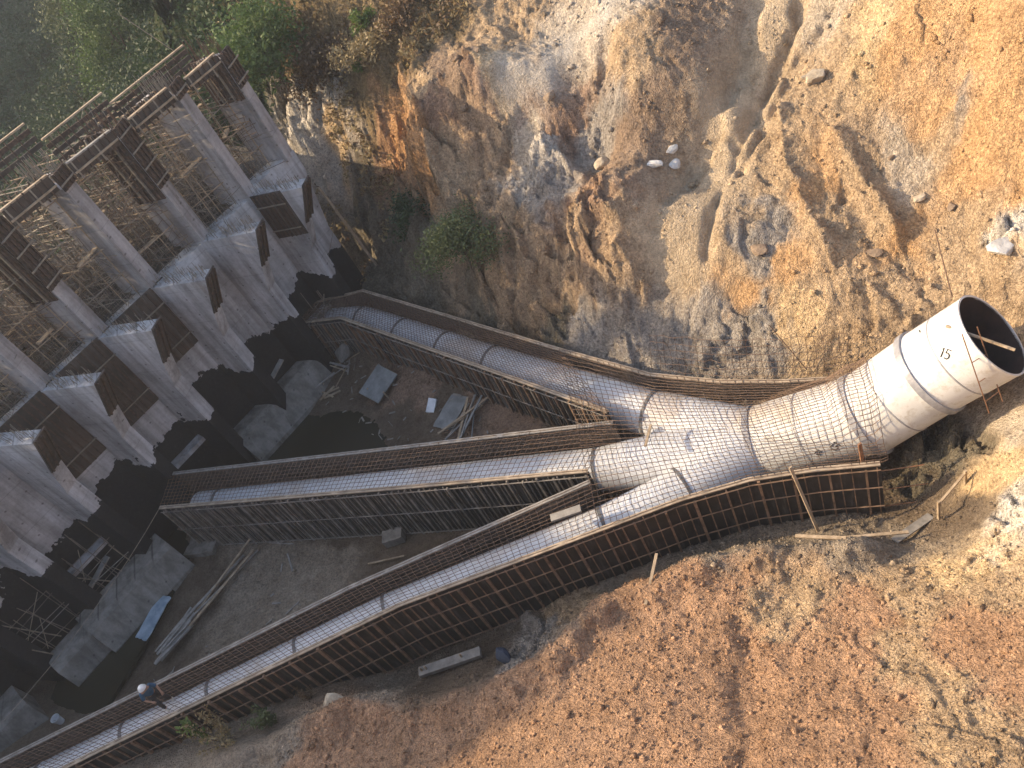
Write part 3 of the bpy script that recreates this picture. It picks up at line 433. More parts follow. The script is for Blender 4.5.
mat_thing('rebar mat laid across the middle pipe', z3(G['MN'], 3.34), z3(G['MF'], 3.34), .22, [(G['MF'], -.22, .3, 3.25)])
mat_thing('rebar mat laid across the upper pipe below the bank', z3(G['BN'], 3.34), z3(G['BF'][:3], 3.34), .22, [(G['BF'], -.22, .5, 3.25)])
near = G['FN'][3:]+[[9.3, 14.45]]; far = G['BF'][2:]+[[10.9, 17.85]]
mat_thing('wide rebar mat draped over the junction where the three pipes join', z3(near, 3.46), z3(far, 3.36), .27)
t = thing('rebar_screen', 'upright rebar screen along the foot of the bank behind the trunk pipe', 'rebar mat', (8.5, 19.6, 3.3))
mb = MB(); q = offset(G['BF'][3:], .35); q2 = offset(G['BF'][3:], .9); mat_bars(mb, z3(q, 3.2), z3(q2, 4.6), .26, .011, False, .03); mb.build('bar_grid', M['bar'], t, False, False)
# starter bars and props at the right hand end of the lowest wall
e = np.array([*G['FN'][-1], 0]); dr = np.array([.86, -.4, 0]); dr /= np.linalg.norm(dr)
for k, z in enumerate((3.0, 1.9, .9)):
    mb = MB(); mb.tube([e+ZZ*z, e+ZZ*z+dr*(1.3+.1*k)], .02, 5); tag(mb.build('rebar', M['rust']), ['topmost', 'middle', 'lowest'][k]+' of the bars sticking out of the right end of the curved wall', 'rebar', 'bars sticking out of the curved wall')
mb = MB(); q = np.array([6.6, 15.7, 3.9]); mb.bar(q, q+np.array([.1, -1.0, -3.3]), .1, .06); tag(mb.build('prop_board', M['plank']), 'tall pale board propped against the right part of the curved wall', 'board')
mb = MB(); mb.bar(e+np.array([-.35, .4, 2.6]), e+np.array([-.35, .45, 4.3]), .12, .06); tag(mb.build('post', M['rust']), 'rusty post standing between the curved wall and the trunk pipe', 'post')
# ------------------------------------------------------------------ dam
dam = thing('concrete_dam', 'unfinished concrete dam with angled piers and a row of tall columns', 'dam', tuple(V(5, -37, 0)))
PD = [14.8, 11.7, 8.55, 5.4, 2.25, -.9, -4.05, -7.2, -10.35]
TH = .72
PROF = [(-1.4, -.6), (1.38, -.6), (1.38, 6.6), (2.0, 8.2), (3.0, 10.1), (-1.4, 10.1)]
for d_ in PD:
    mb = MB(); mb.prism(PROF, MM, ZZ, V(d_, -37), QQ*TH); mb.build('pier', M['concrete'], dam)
for i, d_ in enumerate([17.55]+PD[:7]):
    zt = 15.7 if d_ > 2 else 13.8
    mb = MB(); mb.prism([(-1.75, 10.105), (-.02, 10.105), (-.02, zt), (-1.75, zt)], MM, ZZ, V(d_, -37), QQ*(TH-.02)); mb.build('column', M['concrete_bare'], dam)
    mb = MB(); mb.prism([(-6.0, 10.105), (-4.9, 10.105), (-4.9, zt-.9), (-6.0, zt-.9)], MM, ZZ, V(d_, -37), QQ*(TH-.02)); mb.build('rear_column', M['concrete_bare'], dam)
for a, b_ in zip(PD[1:]+[-13.5], PD):
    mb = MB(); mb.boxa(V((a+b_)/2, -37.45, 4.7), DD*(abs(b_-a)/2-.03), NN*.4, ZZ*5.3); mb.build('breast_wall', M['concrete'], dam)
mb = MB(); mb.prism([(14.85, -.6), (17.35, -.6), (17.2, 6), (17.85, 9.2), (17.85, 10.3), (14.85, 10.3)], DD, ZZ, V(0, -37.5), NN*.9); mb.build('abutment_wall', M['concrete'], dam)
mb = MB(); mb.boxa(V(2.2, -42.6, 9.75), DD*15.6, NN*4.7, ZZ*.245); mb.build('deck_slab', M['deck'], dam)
for a, b_ in ((2.25, 5.4), (11.7, 14.8), (-4.05, -.9)):
    mb = MB(); mb.bar(V(a+.5, -36.6, 3.0), V(b_-.3, -36.6, 3.0), .5, .22); mb.build('ledge_beam', M['concrete_bare'], dam)
# sills at the dam toe
def sill(d0, d1, nb, nt_, nf, h, label, g=0):
    mb = MB(); mb.prism([(nb, -.4), (nf, -.4), (nf, .1), (nt_, h-.12), (nt_-.35, h), (nb, h)], NN, ZZ, V((d0+d1)/2, 0, g), DD*(d1-d0)); tag(mb.build('concrete_sill', M['sill']), label, 'sill')
sill(-4.6, .35, -36.2, -34.7, -34.15, 1.45, 'long stained concrete sill beside the lower dark pool')
sill(-6.6, -4.64, -36.2, -34.9, -34.5, 1.2, 'short broken end block of the lower concrete sill')
sill(6.1, 11.9, -37.0, -35.9, -35.2, 1.4, 'concrete sill between the upper and middle pipes', .3)
sill(-13, -8.2, -36.4, -34.9, -34.3, 1.4, 'concrete sill in deep shade at the left edge')
# ------------------------------------------------------------------ shuttering left on the dam
def shutter(label, o, u, w, wid, hgt, out, nr, group, ply='ply_red', rib='rust_dark'):
    o = np.asarray(o, float); t = thing('shutter_panel', label, 'formwork', tuple(o), group); nrm = np.asarray(out, float)
    mb = MB(); mb.boxa(o+u*wid/2+w*hgt/2+nrm*.03, u*wid/2, w*hgt/2, nrm*.025); mb.build('panel', M[ply], t)
    for k in range(nr):
        p_ = o+u*(wid*(k+.5)/nr)+nrm*.10; mb = MB(); mb.boxa(p_+w*hgt/2, u*.035, w*(hgt/2-.02-.1*random.random()), nrm*.045); mb.build('rib', M[rib], t)
    for f in (.2, .75):
        mb = MB(); p_ = o+w*hgt*f+nrm*.17; mb.bar(p_+u*.03, p_+u*(wid-.03), .05, .05); mb.build('waler', M['bar_dull'], t)
    return t
bay = 3.15-.85
for (a, b_, z0, lab) in ((8.55, 5.4, 6.6, 'ribbed brown shutter on the dam wall in the third bay from the right end'), (5.4, 2.25, 5.9, 'wide ribbed brown shutter on the dam wall in the fourth bay from the right end'), (2.25, -.9, 6.0, 'ribbed brown shutter on the dam wall at the left edge of the photo')):
    shutter(lab, V(b_+.45, -37.04, z0), DD, ZZ, a-b_-.1, 10.15-z0, NN, 10, 'ribbed shutters on the dam wall')
o = V(14.8, -37)+QQ*(TH/2)
shutter('steeply ribbed shutter on the side of the rightmost pier', o+MM*.05+ZZ*7.6, MM, ZZ, 1.75, 2.6, QQ, 7, 'ribbed shutters on the dam wall')
for i, d_ in enumerate(PD[:6]):
    o = V(d_, -37); w = (MM*1.0+ZZ*1.9); L = np.linalg.norm(w); w /= L; out = np.cross(QQ, w); out = out if out@MM > 0 else -out
    t = thing('nose_board', 'narrow brown board on the overhanging nose of the %s pier from the right' % ['first', 'second', 'third', 'fourth', 'fifth', 'sixth'][i], 'formwork', tuple(o+MM*2+ZZ*8.2), 'boards on the pier noses')
    mb = MB(); c_ = o+MM*2.02+ZZ*8.2+w*1.15+out*.04; mb.boxa(c_, w*1.15, QQ*.40, out*.035); mb.build('board', M['ply_red'], t)
    for s in (-.3, 0, .3):
        mb = MB(); mb.boxa(c_+out*.08+QQ*s, w*1.1, QQ*.035, out*.04); mb.build('batten', M['rust_dark'], t)
# forms round column tops
ORD = ['first', 'second', 'third', 'fourth', 'fifth', 'sixth', 'seventh', 'eighth']
for i, (d_, z0, z1) in enumerate(((17.55, 14.2, 15.9), (14.8, 15.5, 16.2), (11.7, 13.2, 16.3), (8.55, 15.6, 16.4), (5.4, 13.0, 16.4), (2.25, 15.4, 16.4))):
    o = V(d_, -37); t = thing('column_form', 'rusty steel form clamped round the top of the %s column from the right' % ORD[i], 'formwork', tuple(o+ZZ*z0), 'rusty forms on the columns')
    mb = MB(); mb.boxa(o+MM*.03+ZZ*(z0+z1)/2, MM*.03, QQ*.42, ZZ*(z1-z0)/2); mb.build('front_panel', M['rust_dark'], t)
    for s in (-.36, -.12, .12, .36):
        mb = MB(); mb.boxa(o+MM*.11+QQ*s+ZZ*(z0+z1)/2, MM*.045, QQ*.03, ZZ*((z1-z0)/2-.03)); mb.build('rib', M['rust_dark'], t)
    for z in np.arange(z0+.3, z1, .8):
        mb = MB(); mb.bar(o+MM*.18-QQ*.55+ZZ*z, o+MM*.18+QQ*.55+ZZ*z, .05, .06); mb.build('clamp', M['bar_dull'], t)
    if i % 2 == 1: continue
    mb = MB(); mb.boxa(o+QQ*.40-MM*.85+ZZ*((z0-.5+z1)/2), MM*.75, QQ*.03, ZZ*(z1-z0+.5)/2); mb.build('side_panel', M['rust_dark'], t)
    for k in range(5):
        mb = MB(); mb.boxa(o+QQ*.49-MM*(.25+.32*k)+ZZ*((z0-.5+z1)/2), MM*.035, QQ*.05, ZZ*((z1-z0+.7)/2-.25*random.random())); mb.build('side_rib', M['bar_dull' if k % 2 else 'rust_dark'], t)
# beam forms along the top, bay by bay
def beam_form(label, d0, d1, n0, z0, z1, cap, group):
    t = thing('beam_form', label, 'formwork', tuple(V((d0+d1)/2, n0, z0)), group); a, b_ = min(d0, d1), max(d0, d1)
    for off, nm in ((0, 'front_panel'),):
        mb = MB(); mb.boxa(V((a+b_)/2, n0+off, (z0+z1)/2), DD*(b_-a)/2, NN*.03, ZZ*(z1-z0)/2); mb.build(nm, M['ply_red'], t)
    for k in range(int((b_-a)/.3)):
        for nn_ in (n0+.07, n0-.68):
            mb = MB(); mb.boxa(V(a+.15+.3*k, nn_, (z0+z1)/2-.05), DD*.03, NN*.035, ZZ*((z1-z0)/2+.05+.1*random.random())); mb.build('rib', M['rust_dark' if k % 4 else 'bar_dull'], t)
    mb = MB(); mb.bar(V(a, n0, z1+.05), V(b_, n0, z1+.05+rng.normal(0, .05)), .16, .07); mb.build('capping_board', M[cap], t)
    mb = MB(); mb.boxa(V((a+b_)/2, n0-.37, z0+.06), DD*(b_-a)/2, NN*.33, ZZ*.04); mb.build('soffit', M['rust_dark'], t)
    mb = MB(); mb.bar(V(a, n0+.14, z0+.25), V(b_, n0+.14, z0+.25), .06, .08); mb.build('waler', M['plank'], t)
ups = [17.55, 14.8, 11.7, 8.55, 5.4, 2.25]
for i, (b_, a) in enumerate(zip(ups[:-1], ups[1:])):
    beam_form('rusty beam form spanning the columns of the %s bay from the right' % ORD[i], a+.45, b_-.45, -36.95, 15.4+.12*i, 15.95+.18*i, 'plank' if i != 2 else 'plank_grey', 'beam forms over the bays')
for i, (d0, d1, z0, z1) in enumerate(((12.9, 17.4, 15.2, 16.15), (9.6, 12.95, 15.5, 16.7), (5.6, 9.5, 16.5, 17.6))):
    t = thing('parapet_panel', 'tall brown plank panel behind the beam forms, %s of three from the right' % ORD[i], 'formwork', tuple(V((d0+d1)/2, -40, z0)), 'plank panels along the dam top')
    for f in (.12, .42, .72): mb = MB(); z = z0+(z1-z0)*f; mb.bar(V(d0, -40, z), V(d1, -40, z+rng.normal(0, .03)), .05, .2); mb.build('board', M['ply_red' if f < .7 else 'rust_dark'], t)
    mb = MB(); mb.bar(V(d0, -39.95, z1+.04), V(d1, -39.95, z1+.04), .14, .07); mb.build('capping_board', M['plank'], t)
    for k in range(int((d1-d0)/.5)):
        mb = MB(); mb.bar(V(d0+.25+.5*k, -39.9, z0-.3), V(d0+.25+.5*k, -39.9, z1-.05), .05, .06, NN); mb.build('post', M['rust_dark'], t)
# ------------------------------------------------------------------ scaffolding in the bays
def scaffold(label, dl, dr_, zt):
    t = thing('scaffold', label, 'scaffold', tuple(V((dl+dr_)/2, -40, 10)), 'scaffolds between the columns')
    mt = [M['plank'], M['bar_dull'], M['plank']]
    ds = [dl+.55+(dr_-dl-1.1)*k/3 for k in range(4)]; ms = [-.7, -2.2, -3.7, -5.2, -6.7]
    def pt(d_, m_, z): p_ = V(d_, -37, z)+MM*m_; return p_
    for d_ in ds:
        for m_ in ms:
            j = rng.normal(0, .05, 2); mb = MB(); mb.tube([pt(d_+j[0], m_+j[1], 10.0), pt(d_+j[0]*2, m_+j[1], zt+rng.uniform(-.6, .5))], .026, 5); mb.build('standard', mt[int(rng.integers(0, 2))], t)
    for z in (11.3, 12.6, 13.9, zt-.3):
        for m_ in ms:
            mb = MB(); mb.tube([pt(ds[0]-.3, m_+.05, z+rng.normal(0, .06)), pt(ds[-1]+.3, m_+.05, z+rng.normal(0, .06))], .024, 5); mb.build('ledger', mt[int(rng.integers(0, 3))], t)
        for d_ in ds[::2] if z < 12 else ds:
            mb = MB(); mb.tube([pt(d_+.05, ms[0]+.3, z+.05), pt(d_+.05, ms[-1]-.3, z+.05+rng.normal(0, .08))], .024, 5); mb.build('transom', mt[int(rng.integers(0, 2))], t)
    for k in range(6):
        d_ = rng.choice(ds); m_ = rng.choice(ms[:3]); mb = MB(); mb.tube([pt(d_, m_, 10.2+k*.5), pt(d_+rng.uniform(-1, 1), m_-1.7, 12.2+k*.5)], .022, 5); mb.build('brace', M['bar_dull'], t)
    for k in range(4):
        z = rng.choice([11.4, 12.7, 14.0]); d_ = rng.uniform(ds[0], ds[-1]-1); mb = MB(); mb.bar(pt(d_, ms[k], z), pt(d_+rng.uniform(.8, 1.6), ms[k]+rng.normal(0, .2), z+.02), .25, .05); mb.build('plank', M['plank'], t)
names_b = [(14.8, 17.55, 15.4), (11.7, 14.8, 15.5), (8.55, 11.7, 15.5), (5.4, 8.55, 15.7), (2.25, 5.4, 15.7), (-.9, 2.25, 14.2), (-4.05, -.9, 13.6)]
for i, (a, b_, zt) in enumerate(names_b): scaffold('tangled tube scaffold filling the %s bay of the dam from the right' % ORD[i], a, b_, zt)
# thickets of upright reinforcement standing in each bay
for i, (a, b_, zt) in enumerate(names_b):
    t = MB()
    for r_ in range(9):
        m_ = -.5-r_*.95
        for k in range(int((b_-a-1)/.16)):
            p_ = V(a+.55+.16*k+rng.normal(0, .03), -37, 9.98)+MM*(m_+rng.normal(0, .08)); h_ = rng.uniform(.5, 1.5) if r_ else rng.uniform(.25, .6)
            t.tube([p_, p_+np.array([rng.normal(0, .09), rng.normal(0, .09), h_])], .013, 3, False)
        for z in (10.25, 10.6):
            t.tube([V(a+.5, -37, z)+MM*m_, V(b_-.5, -37, z+rng.normal(0, .1))+MM*m_], .013, 3, False)
    for k in range(520):
        p_ = V(rng.uniform(a+.45, b_-.45), -37, 10.1+5.0*rng.random()**1.6)+MM*rng.uniform(-8, -.6); u = rng.normal(0, 1, 3); u[2] *= .35; u /= np.linalg.norm(u)
        t.tube([p_, p_+u*rng.uniform(.5, 1.6)], .013, 3, False)
    for m_ in (-1.0, -2.6, -4.4, -6.2, -7.6):
        for k in range(int((b_-a-1)/.2)):
            if rng.random() < .75:
                p_ = V(a+.55+.2*k+rng.normal(0, .04), -37, 9.98)+MM*(m_+rng.normal(0, .1)); t.tube([p_, p_+np.array([rng.normal(0, .12), rng.normal(0, .12), rng.uniform(1.8, zt-10.4)])], .014, 3, False)
    tag(t.build('rebar_thicket', M['bar_grey'], None, False, False), 'thicket of upright bars on the deck of the %s bay from the right' % ORD[i], 'rebar', 'rebar thickets on the deck', 'stuff')
for i, (a, b_, zt) in enumerate(names_b):
    t = MB()
    for k in range(300):
        p_ = V(rng.uniform(a+.45, b_-.45), -37, 10.2+(zt-10.4)*rng.random()**.8)+MM*rng.uniform(-7.5, -.3); ax_ = [DD, MM, ZZ][int(rng.integers(0, 3))]; u = ax_+rng.normal(0, .16, 3); t.tube([p_, p_+u*rng.uniform(.4, 1.5)], .016, 3, False)
    for k in range(46):
        p_ = V(b_, -37, zt+.2)+MM*rng.uniform(-1.7, -.1)+QQ*rng.uniform(-.33, .33); t.tube([p_, p_+np.array([rng.normal(0, .06), rng.normal(0, .06), rng.uniform(.4, 1.3)])], .016, 3, False)
    tag(t.build('loose_bars', M['bar_dull' if i % 2 else 'bar'], None, False, False), 'pale tangle of loose bars and ties hanging in the scaffold of the %s bay from the right' % ORD[i], 'rebar', 'loose bars in the bays', 'stuff')
for i, d_ in enumerate(PD[:6]):
    t = MB()
    for k in range(46):
        p_ = V(d_, -37, 10.05)+MM*rng.uniform(.1, 2.9)+QQ*rng.uniform(-.3, .3); t.tube([p_, p_+np.array([rng.normal(0, .05), rng.normal(0, .05), rng.uniform(.2, .7)])], .014, 3, False)
    tag(t.build('starter_bars', M['bar_dull'], None, False, False), 'short upright bars on top of the %s pier head from the right' % ORD[i], 'rebar', 'starter bars on the pier heads', 'stuff')
# loose site things near the dam
def pole(label, p_, q, r_, mat, name='pole', cat='pole', n_=6, sag=0):
    p_, q = np.asarray(p_, float), np.asarray(q, float); pts = [p_*(1-u)+q*u-ZZ*sag*4*u*(1-u) for u in np.linspace(0, 1, 9 if sag else 2)]
    mb = MB(); mb.tube(pts, r_, n_); return tag(mb.build(name, M[mat]), label, cat)
pole('long yellow bamboo pole leaning on the right edge of the dam', V(17.7, -36.6, 8.2), V(17.9, -35.8, .6), .075, 'plank')
pole('thin cable slung from the dam edge down to the upper pipe wall', V(17.3, -36.3, 6.4), (-7.3, 39.2, 3.3), .015, 'bar_dull', 'cable', 'cable', 5, .3)
pole('thin cable stretched from the middle pipe across the dark bays to the left', (-16.7, 30.5, 3.3), V(-9, -33.5, 2.6), .016, 'bar_dull', 'cable', 'cable', 5, .4)
pole('slender whip of wire standing on the far corner of the dam top', V(16.9, -40, 16.2), V(15.9, -40.3, 18.6), .02, 'bar_dull', 'wire', 'wire', 4)
ld = thing('ladder', 'wooden ladder lying in the dark corner under the dam end', 'ladder', tuple(V(15.6, -35.2, .6)))
a, b_ = V(15.0, -35.6, .7), V(17.2, -35.0, 2.2); sd = NN*.22
for s in (-1, 1): mb = MB(); mb.bar(a+sd*s, b_+sd*s, .06, .06); mb.build('rail', M['plank_grey'], ld)
for k in range(6): mb = MB(); q = a+(b_-a)*(k+.5)/6; mb.bar(q-sd, q+sd, .04, .04); mb.build('rung', M['plank_grey'], ld)
for i, (dd_, nn_, L) in enumerate(((-5.5, -36.3, 2.6), (-3.6, -36.4, 2.2), (-6.2, -35.8, 3.0), (-2.4, -36.2, 2.0))):
    pole('%s of the thin tubes standing in the black bays at the left' % ['tallest leaning', 'second leaning', 'crossed leftmost', 'rightmost slanting'][i], V(dd_, nn_, 1.3), V(dd_+rng.uniform(-1, 1.4), nn_-.1, 1.3+L), .03, 'bar_dull', 'tube')
for i, (da, db) in enumerate(((-6.9, -4.4), (-3.7, -1.2), (12.2, 14.4))):
    t = thing('scaffold', 'thin tube scaffold standing in the black bay '+['at the far left foot of the dam', 'behind the long lower sill', 'at the right foot of the dam'][i], 'scaffold', tuple(V(da, -36, 0)))
    for d_ in np.linspace(da, db, 4):
        for nn_ in (-36.75, -36.1): mb = MB(); mb.tube([V(d_+rng.normal(0, .1), nn_, 0), V(d_+rng.normal(0, .1), nn_, rng.uniform(3.2, 4.8))], .022, 5); mb.build('standard', M['bar_grey'], t)
    for z in (1.2, 2.3, 3.3):
        for nn_ in (-36.75, -36.1): mb = MB(); mb.tube([V(da-.2, nn_, z+rng.normal(0, .15)), V(db+.2, nn_, z+rng.normal(0, .15))], .02, 5); mb.build('ledger', M['bar_grey' if z != 2.3 else 'plank_grey'], t)
    for k in range(3): mb = MB(); mb.tube([V(rng.uniform(da, db), -36.1, .5+k), V(rng.uniform(da, db), -36.05, 2+k)], .02, 5); mb.build('brace', M['bar_dull'], t)
for k, (d_, z) in enumerate(((-2.7, 1.9), (9.6, 2.4))):
    mb = MB(); mb.bar(V(d_-.9, -36.2, z), V(d_+1.0, -36.5, z+.4), .3, .08); tag(mb.build('board', M['plank_grey']), ['grey board resting across the black bay by the left sill', 'grey board resting across the black bay by the right sill'][k], 'board')
# ------------------------------------------------------------------ debris on the pit floor
AT = G['AT']
def on(k, dz=0): p_ = AT[k]; return np.array([p_[0], p_[1], max(gz(p_[0], p_[1]), .03)+dz])
def slab(label, k, dims, rot, tilt, mat, name, cat, dz=0.):
    p_ = on(k, dims[2]/2+dz); cr, sr = math.cos(rot), math.sin(rot); ax = np.array([cr, sr, tilt]); ay = np.array([-sr, cr, tilt*.6]); ax /= np.linalg.norm(ax); ay /= np.linalg.norm(ay); az = np.cross(ax, ay)
    nx, ny = 6, 5; mb = MB(); L, W_, H_ = dims; vs = []
    for s in (-1, 1):
        for i in range(nx+1):
            for j in range(ny+1):
                u, w = (i/nx-.5)*L, (j/ny-.5)*W_; e_ = 1 if 0 < i < nx and 0 < j < ny else 0
                vs.append(p_+ax*(u+(0 if e_ else rng.normal(0, L*.012)))+ay*(w+(0 if e_ else rng.normal(0, W_*.02)))+az*(s*H_/2+.03*math.sin(u*3+w*2)))
    q = (nx+1)*(ny+1); fs = []
    for i in range(nx):
        for j in range(ny): a = i*(ny+1)+j; fs += [(a, a+1, a+ny+2, a+ny+1), (q+a, q+a+ny+1, q+a+ny+2, q+a+1)]
    bd = [i*(ny+1) for i in range(nx+1)]+[nx*(ny+1)+j for j in range(1, ny+1)]+[i*(ny+1)+ny for i in range(nx-1, -1, -1)]+[j for j in range(ny-1, 0, -1)]
    fs += [(bd[i], bd[(i+1) % len(bd)], q+bd[(i+1) % len(bd)], q+bd[i]) for i in range(len(bd))]
    mb.add(vs, fs); return tag(mb.build(name, M[mat]), label, cat)
tb = thing('site_table', 'grey board table tipped on its legs beside the gravel heap', 'table', tuple(on('sheetA')))
c_ = on('sheetA', .55); mb = MB(); mb.boxa(c_, np.array([.75, .35, .22]), np.array([-.35, .6, .1]), np.array([0, 0, .03])); mb.build('table_top', M['sheet'], tb)
for s in ((.6, -.2), (.1, .7), (-.6, .1), (.1, -.75)): mb = MB(); mb.bar(c_+np.array([s[0], s[1], 0]), c_+np.array([s[0]+.05, s[1]-.05, -.75]), .06, .06); mb.build('leg', M['plank'], tb)
slab('crumpled white plastic scrap on the gravel heap', 'white', (.7, .4, .12), .9, .25, 'white', 'plastic_scrap', 'scrap', .03)
slab('large flat grey sheet lying beside the plank bundle', 'sheetB', (1.9, 1.0, .05), .7, .05, 'sheet', 'flat_sheet', 'sheet', .05)
slab('pale concrete block lying under the middle pipe wall', 'block', (.95, .6, .45), -.3, .03, 'sill', 'concrete_block', 'block')
slab('pale blue torn sheet floating in the lower dark pool', 'bluesheet', (2.1, .75, .04), .85, .02, 'blue_sheet', 'torn_sheet', 'sheet', .1)
slab('rough concrete pad at the foot of the middle wall end', 'slab', (1.7, 1.0, .3), -.5, .02, 'sill', 'concrete_pad', 'pad')
def sticks(label, k, n_, L, rot, spread, mat, name, cat, th=.06):
    b_ = on(k); t = thing(name, label, cat, tuple(b_))
    for q in range(n_):
        a = rot+rng.normal(0, spread); u = np.array([math.cos(a), math.sin(a), rng.normal(0, .05)])*L*rng.uniform(.5, .6); c2 = b_+np.array([rng.normal(0, .25), rng.normal(0, .25), .08+.05*q]); mb = MB(); mb.bar(c2-u, c2+u, th*rng.uniform(.8, 2), th*.6); mb.build('stick', M[mat[q % len(mat)]], t)
sticks('loose bundle of planks and sticks beside the middle pipe wall', 'bundle', 9, 2.6, .75, .28, ['plank_grey', 'sheet', 'plank'], 'plank_bundle', 'planks')
sticks('tangle of long pale poles lying across the lower pool bank', 'poles', 5, 4.2, .55, .12, ['plank', 'plank_grey'], 'pole_bundle', 'poles', .07)
sticks('flat stack of grey battens near the lower sill pool', 'pallet', 8, 1.7, .6, .04, ['plank_grey'], 'batten_stack', 'battens', .1)
sticks('scatter of driftwood floating by the upper sill', 'drift1', 5, 1.1, .8, .9, ['plank_grey', 'plank'], 'driftwood', 'wood', .08)
sticks('few pale sticks lying in the upper pool', 'drift2', 4, .9, -.3, .9, ['plank'], 'driftwood', 'wood', .07)
sticks('jumble of white laths beside the board table', 'plank2', 6, 1.3, .3, .7, ['plank', 'plank_grey'], 'lath_heap', 'wood', .06)
def plank_at(label, x, y, L, rot, w=.16, h=.05, mat='plank', tilt=0., dz=.06):
    z = max(gz(x, y), 0)+dz; u = np.array([math.cos(rot), math.sin(rot), tilt])*L/2; a = np.array([x, y, z])-u; b_ = np.array([x, y, z])+u
    for e_ in (a, b_): e_[2] = max(e_[2], gz(e_[0], e_[1])+dz*.6)
    mb = MB(); mb.bar(a, b_, w, h); return tag(mb.build('plank', M[mat]), label, 'plank')
plank_at('single pale stick lying below the concrete block', *AT['stickA'][:2], 1.7, -.35, .07, .05)
plank_at('pale stick leaning up the mound under the curved wall', .9, 15.4, 1.9, .9, .1, .06)
plank_at('first of two long pale sticks under the right end of the curved wall', 6.3, 13.9, 1.6, -.75, .12, .05)
plank_at('longest pale stick lying right of the leaning board', 7.6, 13.2, 2.3, -.45, .1, .05)
plank_at('broad weathered board on the dirt below the trunk pipe', 9.0, 13.0, 1.6, .2, .26, .06, 'plank_grey')
bm_ = thing('trestle_beam', 'long pale timber beam held on short stakes under the curved wall', 'beam', tuple(on('beam')))
q = (np.array([*G['BM'][0], .62])+np.array([*G['BM'][1], .62]))/2; u = np.array([*(np.array(G['BM'][1])-np.array(G['BM'][0])), 0])/2; mb = MB(); mb.bar(q-u, q+u, .36, .2); mb.build('beam', M['plank_grey'], bm_)
for s in (-.9, -.75, .4): mb = MB(); mb.bar(q+u*s-ZZ*.8, q+u*s+ZZ*.3+DD*.02, .07, .07); mb.build('stake', M['plank'], bm_)
# small stick frame by the right bank
fr = thing('trestle', 'small trestle of three pale sticks on the dirt right of the curved wall', 'trestle', tuple(on('frame')))
q = on('frame'); a, b_ = q+np.array([-.5, .2, 0]), q+np.array([.7, .5, .3])
for p_ in (a, b_): mb = MB(); mb.bar(p_-ZZ*.3, p_+ZZ*.7, .08, .07); mb.build('post', M['plank'], fr)
mb = MB(); mb.bar(a+ZZ*.55, b_+ZZ*.6, .07, .06); mb.build('rail', M['plank'], fr)
# bucket and bag
bk = thing('bucket', 'white plastic bucket in the shade by the lowest pipe wall', 'bucket', tuple(on('bucket')))
q = on('bucket'); n_ = 18; mb = MB(); pr = [(.0, .02), (.14, .02), (.19, .42), (.205, .42), (.205, .46), (.18, .46), (.13, .05), (0, .05)]
vs = [q+np.array([r_*math.cos(2*PI*i/n_), r_*math.sin(2*PI*i/n_), z]) for i in range(n_) for r_, z in pr]; K = len(pr)
mb.add(vs, [(i*K+k, i*K+k+1, ((i+1) % n_)*K+k+1, ((i+1) % n_)*K+k) for i in range(n_) for k in range(K-1)]); mb.build('pail', M['white'], bk)
mb = MB(); mb.tube([q+np.array([.2*math.cos(a), .03, .44-.22*math.sin(a)]) for a in np.linspace(0, PI, 9)], .008, 5); mb.build('handle', M['bar_dull'], bk)
def lump(c_, sc, seed, sub=3, rough=.28):
    bm = bmesh.new(); bmesh.ops.create_icosphere(bm, subdivisions=sub, radius=1); r_ = np.random.default_rng(seed); pl = r_.normal(0, 1, (15, 3)); pl /= np.linalg.norm(pl, axis=1)[:, None]; of = r_.uniform(.42, .8, 15)
    for v_ in bm.verts:
        p_ = np.array(v_.co)
        for k in range(15):
            d_ = p_@pl[k]-of[k]
            if d_ > 0: p_ = p_-pl[k]*d_*.92
        p_ = p_*(1+rough*.18*math.sin(p_[0]*7+seed)*math.sin(p_[1]*6+2*seed)*math.sin(p_[2]*8)); v_.co = p_*sc
    me = bpy.data.meshes.new('lump'); bm.to_mesh(me); bm.free(); return me
def rock(name, label, cat, c_, sc, seed, mat, group=None):
    me = lump(c_, np.array(sc), seed); me.materials.append(M[mat]); o = link(name, me); o.location = c_; o.rotation_euler = (0, 0, seed*1.3); return tag(o, label, cat, group)
q = on('bluebag', .3); rock('cloth_bundle', 'dark blue cloth bundle on the bank below the curved wall', 'bundle', q, (.3, .5, .42), 5, 'tarp')
BL = [('rounded pale boulder alone on the sunlit track', 'rock'), ('left white rock of the three beside the shaded track', 'rock_white'), ('upper white rock of the three beside the shaded track', 'rock_white'), ('lowest and largest white rock beside the shaded track', 'rock_white'), ('round brown boulder in the hollow of the grey outcrop', 'rock'), ('dark stone on the sunlit upper right slope', 'rock_dark'),
      ('grey stone at the lower end of the curving ridge on the slope', 'rock_dark'), ('pale stone half way up the sunlit right slope', 'rock'), ('small dark stone in the middle of the sunlit slope', 'rock_dark'), ('big angular brown rock at the bottom left corner', 'rock_dark'), ('low brown rock beside the big corner rock', 'rock_dark'), ('pale stone on the earth edge above the weeds', 'rock'),
      ('dark stone on top of the cut earth block', 'rock_dark'), ('grey stone in the gravel fan under the track', 'rock_dark'), ('large white rock at the right edge of the slope', 'rock_white'), ('stone on the brow beside the dirt road', 'rock_dark'), ('small stone tucked behind the rounded pale boulder', 'rock'), ('flat pale lump of concrete by the upper wall foot', 'sill')]
for i, ((x, y, s), (lab, mt_)) in enumerate(zip(G['BOULD'], BL)):
    z = gz(x, y); rock('boulder', lab, 'boulder', (x, y, z+s*.22), (s*rng.uniform(1.1, 1.6), s*rng.uniform(.8, 1.1), s*rng.uniform(.7, .9)), i+3, mt_, 'boulders on the slopes')
